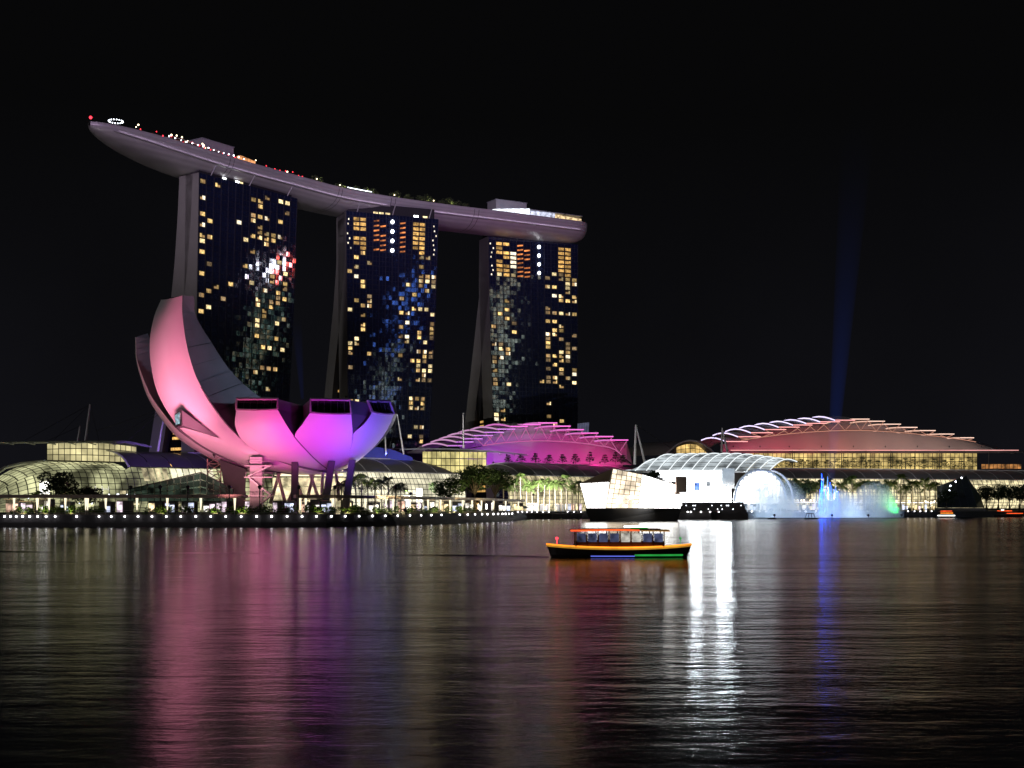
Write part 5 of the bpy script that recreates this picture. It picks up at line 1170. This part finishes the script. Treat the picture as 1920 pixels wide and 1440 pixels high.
for k in range(9):
    x = lerp(xa, xb, k / 8); m = MB(); m.box((x, 122.45, 1.75), (.10, .10, 1.45)); m.build('post', m_wood, bo); m = MB(); m.box((x, 125.55, 1.75), (.10, .10, 1.45)); m.build('post', m_wood, bo)
for k in range(8):
    x = lerp(xa, xb, (k + .5) / 8); m = MB(); m.box((x, 122.52, 1.85), ((xb - xa) / 8 - .2, .05, .8)); m.build('window', m_bw if k not in (4, 5) else E('cabin_lit', (.9, .85, .75), .5, .6, 1.5), bo)
m = MB(); m.box(((xa + xb) / 2, 124, 1.25), (xb - xa, 3.0, .5)); m.build('cabin_side', m_wood, bo)
for k in range(6):
    m = MB(); x = lerp(xa, xb, .1 + k * .15); m.box((x, 124, 1.55), (.5, 2.4, .12)); m.box((x + .25, 124, 1.8), (.08, 2.4, .5)); m.build('bench', m_wood, bo)
m = MB(); m.tube([(lerp(xa, xb, .55), 122.9, 2.86), (lerp(xa, xb, .95), 122.9, 2.84)], .085, 6); m.build('roof_lamp', m_boatw, bo)
m = MB(); m.tube([(lerp(xa, xb, .62), 122.7, 2.74), (lerp(xa, xb, .82), 122.7, 2.74)], .08, 6); m.build('sign_light', m_grn, bo)
for k, x in enumerate((BX1 - 1.0, BX0 + 1.0)):
    m = MB(); m.ball((x, 124, 1.75), .13); m.tube([(x, 124, 1.2), (x, 124, 1.7)], .03, 5); m.build('navigation_lamp', m_grn if k == 0 else m_lred, bo)
def small_boat(label, px, D, L_, cols):
    o = thing('motor_boat', label, 'boat', G(px, D, 0)); c = G(px, D, 0); rows = []
    for i in range(9):
        t = i / 8; hwv = 1.6 * math.sin(math.pi * (.1 + .8 * t)) ** .6; x = c.x + L_ * (t - .5); rows.append([Vector((x * 1.0, D - hwv * .7, -.4)), Vector((x, D - hwv, 1.0 + .4 * (abs(t - .5) * 2) ** 2)), Vector((x, D + hwv, 1.0 + .4 * (abs(t - .5) * 2) ** 2)), Vector((x, D + hwv * .7, -.4))])
    m = MB(); m.grid(rows); m.build('hull', m_hullb, o); m = MB(); m.box(c + Vector((0, 0, 2.9)), (L_ * .6, 3, .25)); m.build('roof', m_wood, o)
    for k in range(5): m = MB(); m.tube([c + Vector((L_ * (-.28 + .14 * k), -1.3, 1)), c + Vector((L_ * (-.28 + .14 * k), -1.3, 2.9))], .08, 4); m.build('post', m_wood, o)
    for z, f0, f1, mt in cols: m = MB(); m.tube([c + Vector((L_ * f0, -1.75, z)), c + Vector((L_ * f1, -1.75, z))], .17, 5); m.build('light_strip', mt, o)
    return o
small_boat('small dark boat with orange light strips before the unlit pavilion', 1772, 600, 8.6, [(3.1, -.3, .3, m_redl), (2.2, -.3, .35, m_org), (1.1, -.45, .45, m_boatw)])
small_boat('small boat with red light strips at the right edge', 1890, 640, 13, [(3.1, -.45, .1, m_redl), (1.9, -.1, .5, m_redl), (3.6, -.3, -.2, m_boatw)])
for i, (px, D, L_) in enumerate(((1519, 540, 5.5), (1447, 545, 3.0))):
    o = thing('work_float', ('black work float with a frame under the blue fountain', 'small low black float left of the fountain')[i], 'float', G(px, D, 0)); m = MB(); m.box(G(px, D, .2), (L_, 2.5, .7)); m.build('raft', m_hullb, o)
    if i == 0:
        for k in (-2, -.7, .7, 2): m = MB(); m.tube([G(px, D, .5) + Vector((k, 0, 0)), G(px, D, 2.3) + Vector((k * .7, 0, 0))], .12, 5); m.build('post', m_hullb, o)
        m = MB(); m.tube([G(px, D, 2.3) + Vector((-1.4, 0, 0)), G(px, D, 2.3) + Vector((1.4, 0, 0))], .14, 5); m.build('crossbar', m_hullb, o)

# ------------------------------------------------------------------ office towers across the bay, seen mirrored in the hotel glass
def office(label, c, wd, dp, hgt, face, mats, dens, sign=None, band=None):
    o = thing('office_tower', label, 'tower', (c[0], c[1], DECK), 'office towers across the bay'); rz = math.atan2(face[1], face[0]); fx = Vector((math.cos(rz), math.sin(rz), 0)); sd_ = Vector((-fx.y, fx.x, 0)); C0 = Vector((c[0], c[1], 0))
    m = MB(); m.box((c[0], c[1], DECK + hgt / 2), (dp, wd, hgt), rz); m.build('body', m_body, o); rg = random.Random(int(c[0])); lits = [MB() for _ in mats]; nc_ = int(wd / 2.0); nr = int(hgt / 4)
    for r in range(2, nr):
        rowon = rg.random() < .75
        for k in range(nc_):
            if rg.random() < (dens if rowon else dens * .25):
                p = C0 + fx * (dp / 2 + .1) + sd_ * (-wd / 2 + (k + .5) * wd / nc_); p.z = DECK + r * 4; w2 = wd / nc_ * .42; i = rg.choices(range(len(mats)), [4] + [1] * (len(mats) - 1))[0]
                if band and p.z > band[0]: i = band[1]
                lits[i].quad(p - sd_ * w2, p + sd_ * w2, p + sd_ * w2 + Vector((0, 0, 2.2)), p - sd_ * w2 + Vector((0, 0, 2.2)))
    for l_, mt in zip(lits, mats):
        if l_.f: l_.build('lit_windows', mt, o)['kind'] = 'stuff'
    if sign:
        for dz, off, mt, w_ in sign:
            p = C0 + fx * (dp / 2 + .5) + sd_ * off; p.z = dz; m = MB(); m.quad(p - sd_ * w_, p + sd_ * w_, p + sd_ * w_ + Vector((0, 0, 7)), p - sd_ * w_ + Vector((0, 0, 7))); m.build('roof_sign', mt, o)
eo = [E('office_white', (.80, .95, .86), 3.4, sampling='NONE'), E('office_green', (.40, .85, .72), 1.6, sampling='NONE'), E('office_blue', (.10, .25, 1), 9, sampling='NONE'), E('office_amber', (1, .75, .4), 4, sampling='NONE'), E('sign_white', (.8, .85, 1), 30, sampling='NONE'), E('sign_red', (1, .08, .05), 24, sampling='NONE')]
office('office tower with red and white roof sign across the bay', (548, 906), 26, 40, 240, (-.95, -.2), [eo[1], eo[0], eo[3]], .32, [(262, 6, eo[4], 6), (262, -6, eo[5], 6), (252, 4, eo[4], 5), (251, -6, eo[5], 4)])
office('slim office tower with a blue-lit top across the bay', (374, 383), 20, 26, 285, (-.71, .70), [eo[0], eo[1], eo[2]], .5, None, (215, 2))
office('broad white-lit office tower across the bay', (472, 492), 28, 30, 300, (-.62, .78), [eo[0], eo[3], eo[1]], .6)

# ------------------------------------------------------------------ added fill lights on the roof deck and tower ends
office('added unseen tower behind the viewer holding the violet fill lights', (85, -210), 36, 36, 206, (0, 1), [eo[0], eo[3]], .2)  # unseen tower added to carry the violet fill lights
flood('added violet fill light on the near tower aimed at the roof deck, right', (95, -194, 209), (-30, 885, 224), 1.9e7, (.85, .62, 1), 15, 1, 3)  # pair of violet fills added to light the hull side
flood('added violet fill light on the near tower aimed at the roof deck, left', (75, -194, 209), (-160, 770, 226), 1.6e7, (.85, .62, 1), 15, 1, 3)
for i, (px, D, tx, en) in enumerate(((250, 600, (260, 290, 715), 75000), (480, 640, (470, 350, 790), 50000), (690, 690, (700, 400, 850), 60000), (950, 740, (960, 425, 905), 50000))):
    flood(f'{ordn(i + 1)} added fill light from the left aimed at the deck belly', G(px, D, 33), P(*tx), en, (1, .92, .92), 50, .9, 2)  # added fills stand in for bounce light on the belly

for i, (src, zs_, tg, en, col, sz) in enumerate((((402, 353), 17.8, ML(76, 7, 22.5), 3.6e6, (.42, .22, 1), 12), ((770, 372), 7.6, ML(s_at(790, 8), 6, 24.5), 1.6e6, (1, .92, .88), 22), ((1000, 548), 9.0, ML(s_at(1040, 8), 5, 23.5), 7.0e5, (1, .95, .9), 40), ((1560, 652), 9.0, G(1560, 892, 26), 7.0e5, (1, .93, .95), 34), ((1740, 705), 9.0, G(1760, 920, 26), 6.0e5, (1, .93, .95), 34))):
    flood(f'{ordn(i + 1)} added fill light from the left aimed at the mall roofs', G(src[0], src[1], zs_), tg, en, col, sz, .9, 1, 0 if i < 2 else 6)  # added fills: first tints the left roof violet, others stand for city glow
for i, (px, off) in enumerate(((18, 9), (62, 8), (112, 8), (285, 9), (388, 9), (440, 9), (590, 8), (645, 8), (700, 8), (752, 8), (812, 8), (850, 9))):
    v = edge_px(px, off - 1.2); uplight(f'{ordn(i + 1)} added low fill light from the left before the hedges', v, 420, (1, .90, .40))  # fills added to brighten the hedges

# wake trailing from the river boat: a low swell on the water
wk = MB(); rows = []
for i in range(61):
    t = i / 60; x = lerp(3.4, -92, t); y0 = lerp(124.5, 149, t ** .8) + .6 * math.sin(t * 9); a_ = .13 * (1 - .55 * t) * (.6 + .4 * math.sin(t * 23))
    rows.append([Vector((x, y0 + q * 1.0, -.012 + a_ * math.exp(-(q / 1.5) ** 2))) for q in (-5, -3, -2, -1.2, -.5, 0, .5, 1.2, 2, 3, 5)])
wk.grid(rows); tag(wk.build('wake', bpy.data.materials['bay_water'], origin=(0, 0, 0), smooth=True), kind='structure')
for i, s_ in enumerate((162, 184, 205, 228, 250, 268)):
    v = deckpos(s_, 18.4, 1.1); uplight(f'{ordn(i + 1)} garden light from the left under the roof deck trees', v, 900, (1, .9, .5))

uplight('added warm fill light at the foot of the museum lobby columns', G(560, 345, DECK), 1500, (1, .75, .45))  # fill added in place of lobby light on the columns

flood('warm floodlight aimed at the palms right of the museum', G(760, 343, 3.0), P(700, 905, 353), 16000, (1, .88, .5), 42, .8, .5)
for i, (px, D, hh, rr_) in enumerate(((1850, 735, 14, 7.5), (1872, 742, 15.5, 8), (1893, 748, 14.5, 8), (1912, 752, 15, 8), (1932, 755, 14, 8))):
    broad_tree(f'{ordn(i + 1)} black tree from the left in the unlit clump at the right edge', G(px, D, DECK), hh, rr_, m_leafd, 700 + i, 1300, 0, 1.0, 'unlit trees at the right edge', 10)
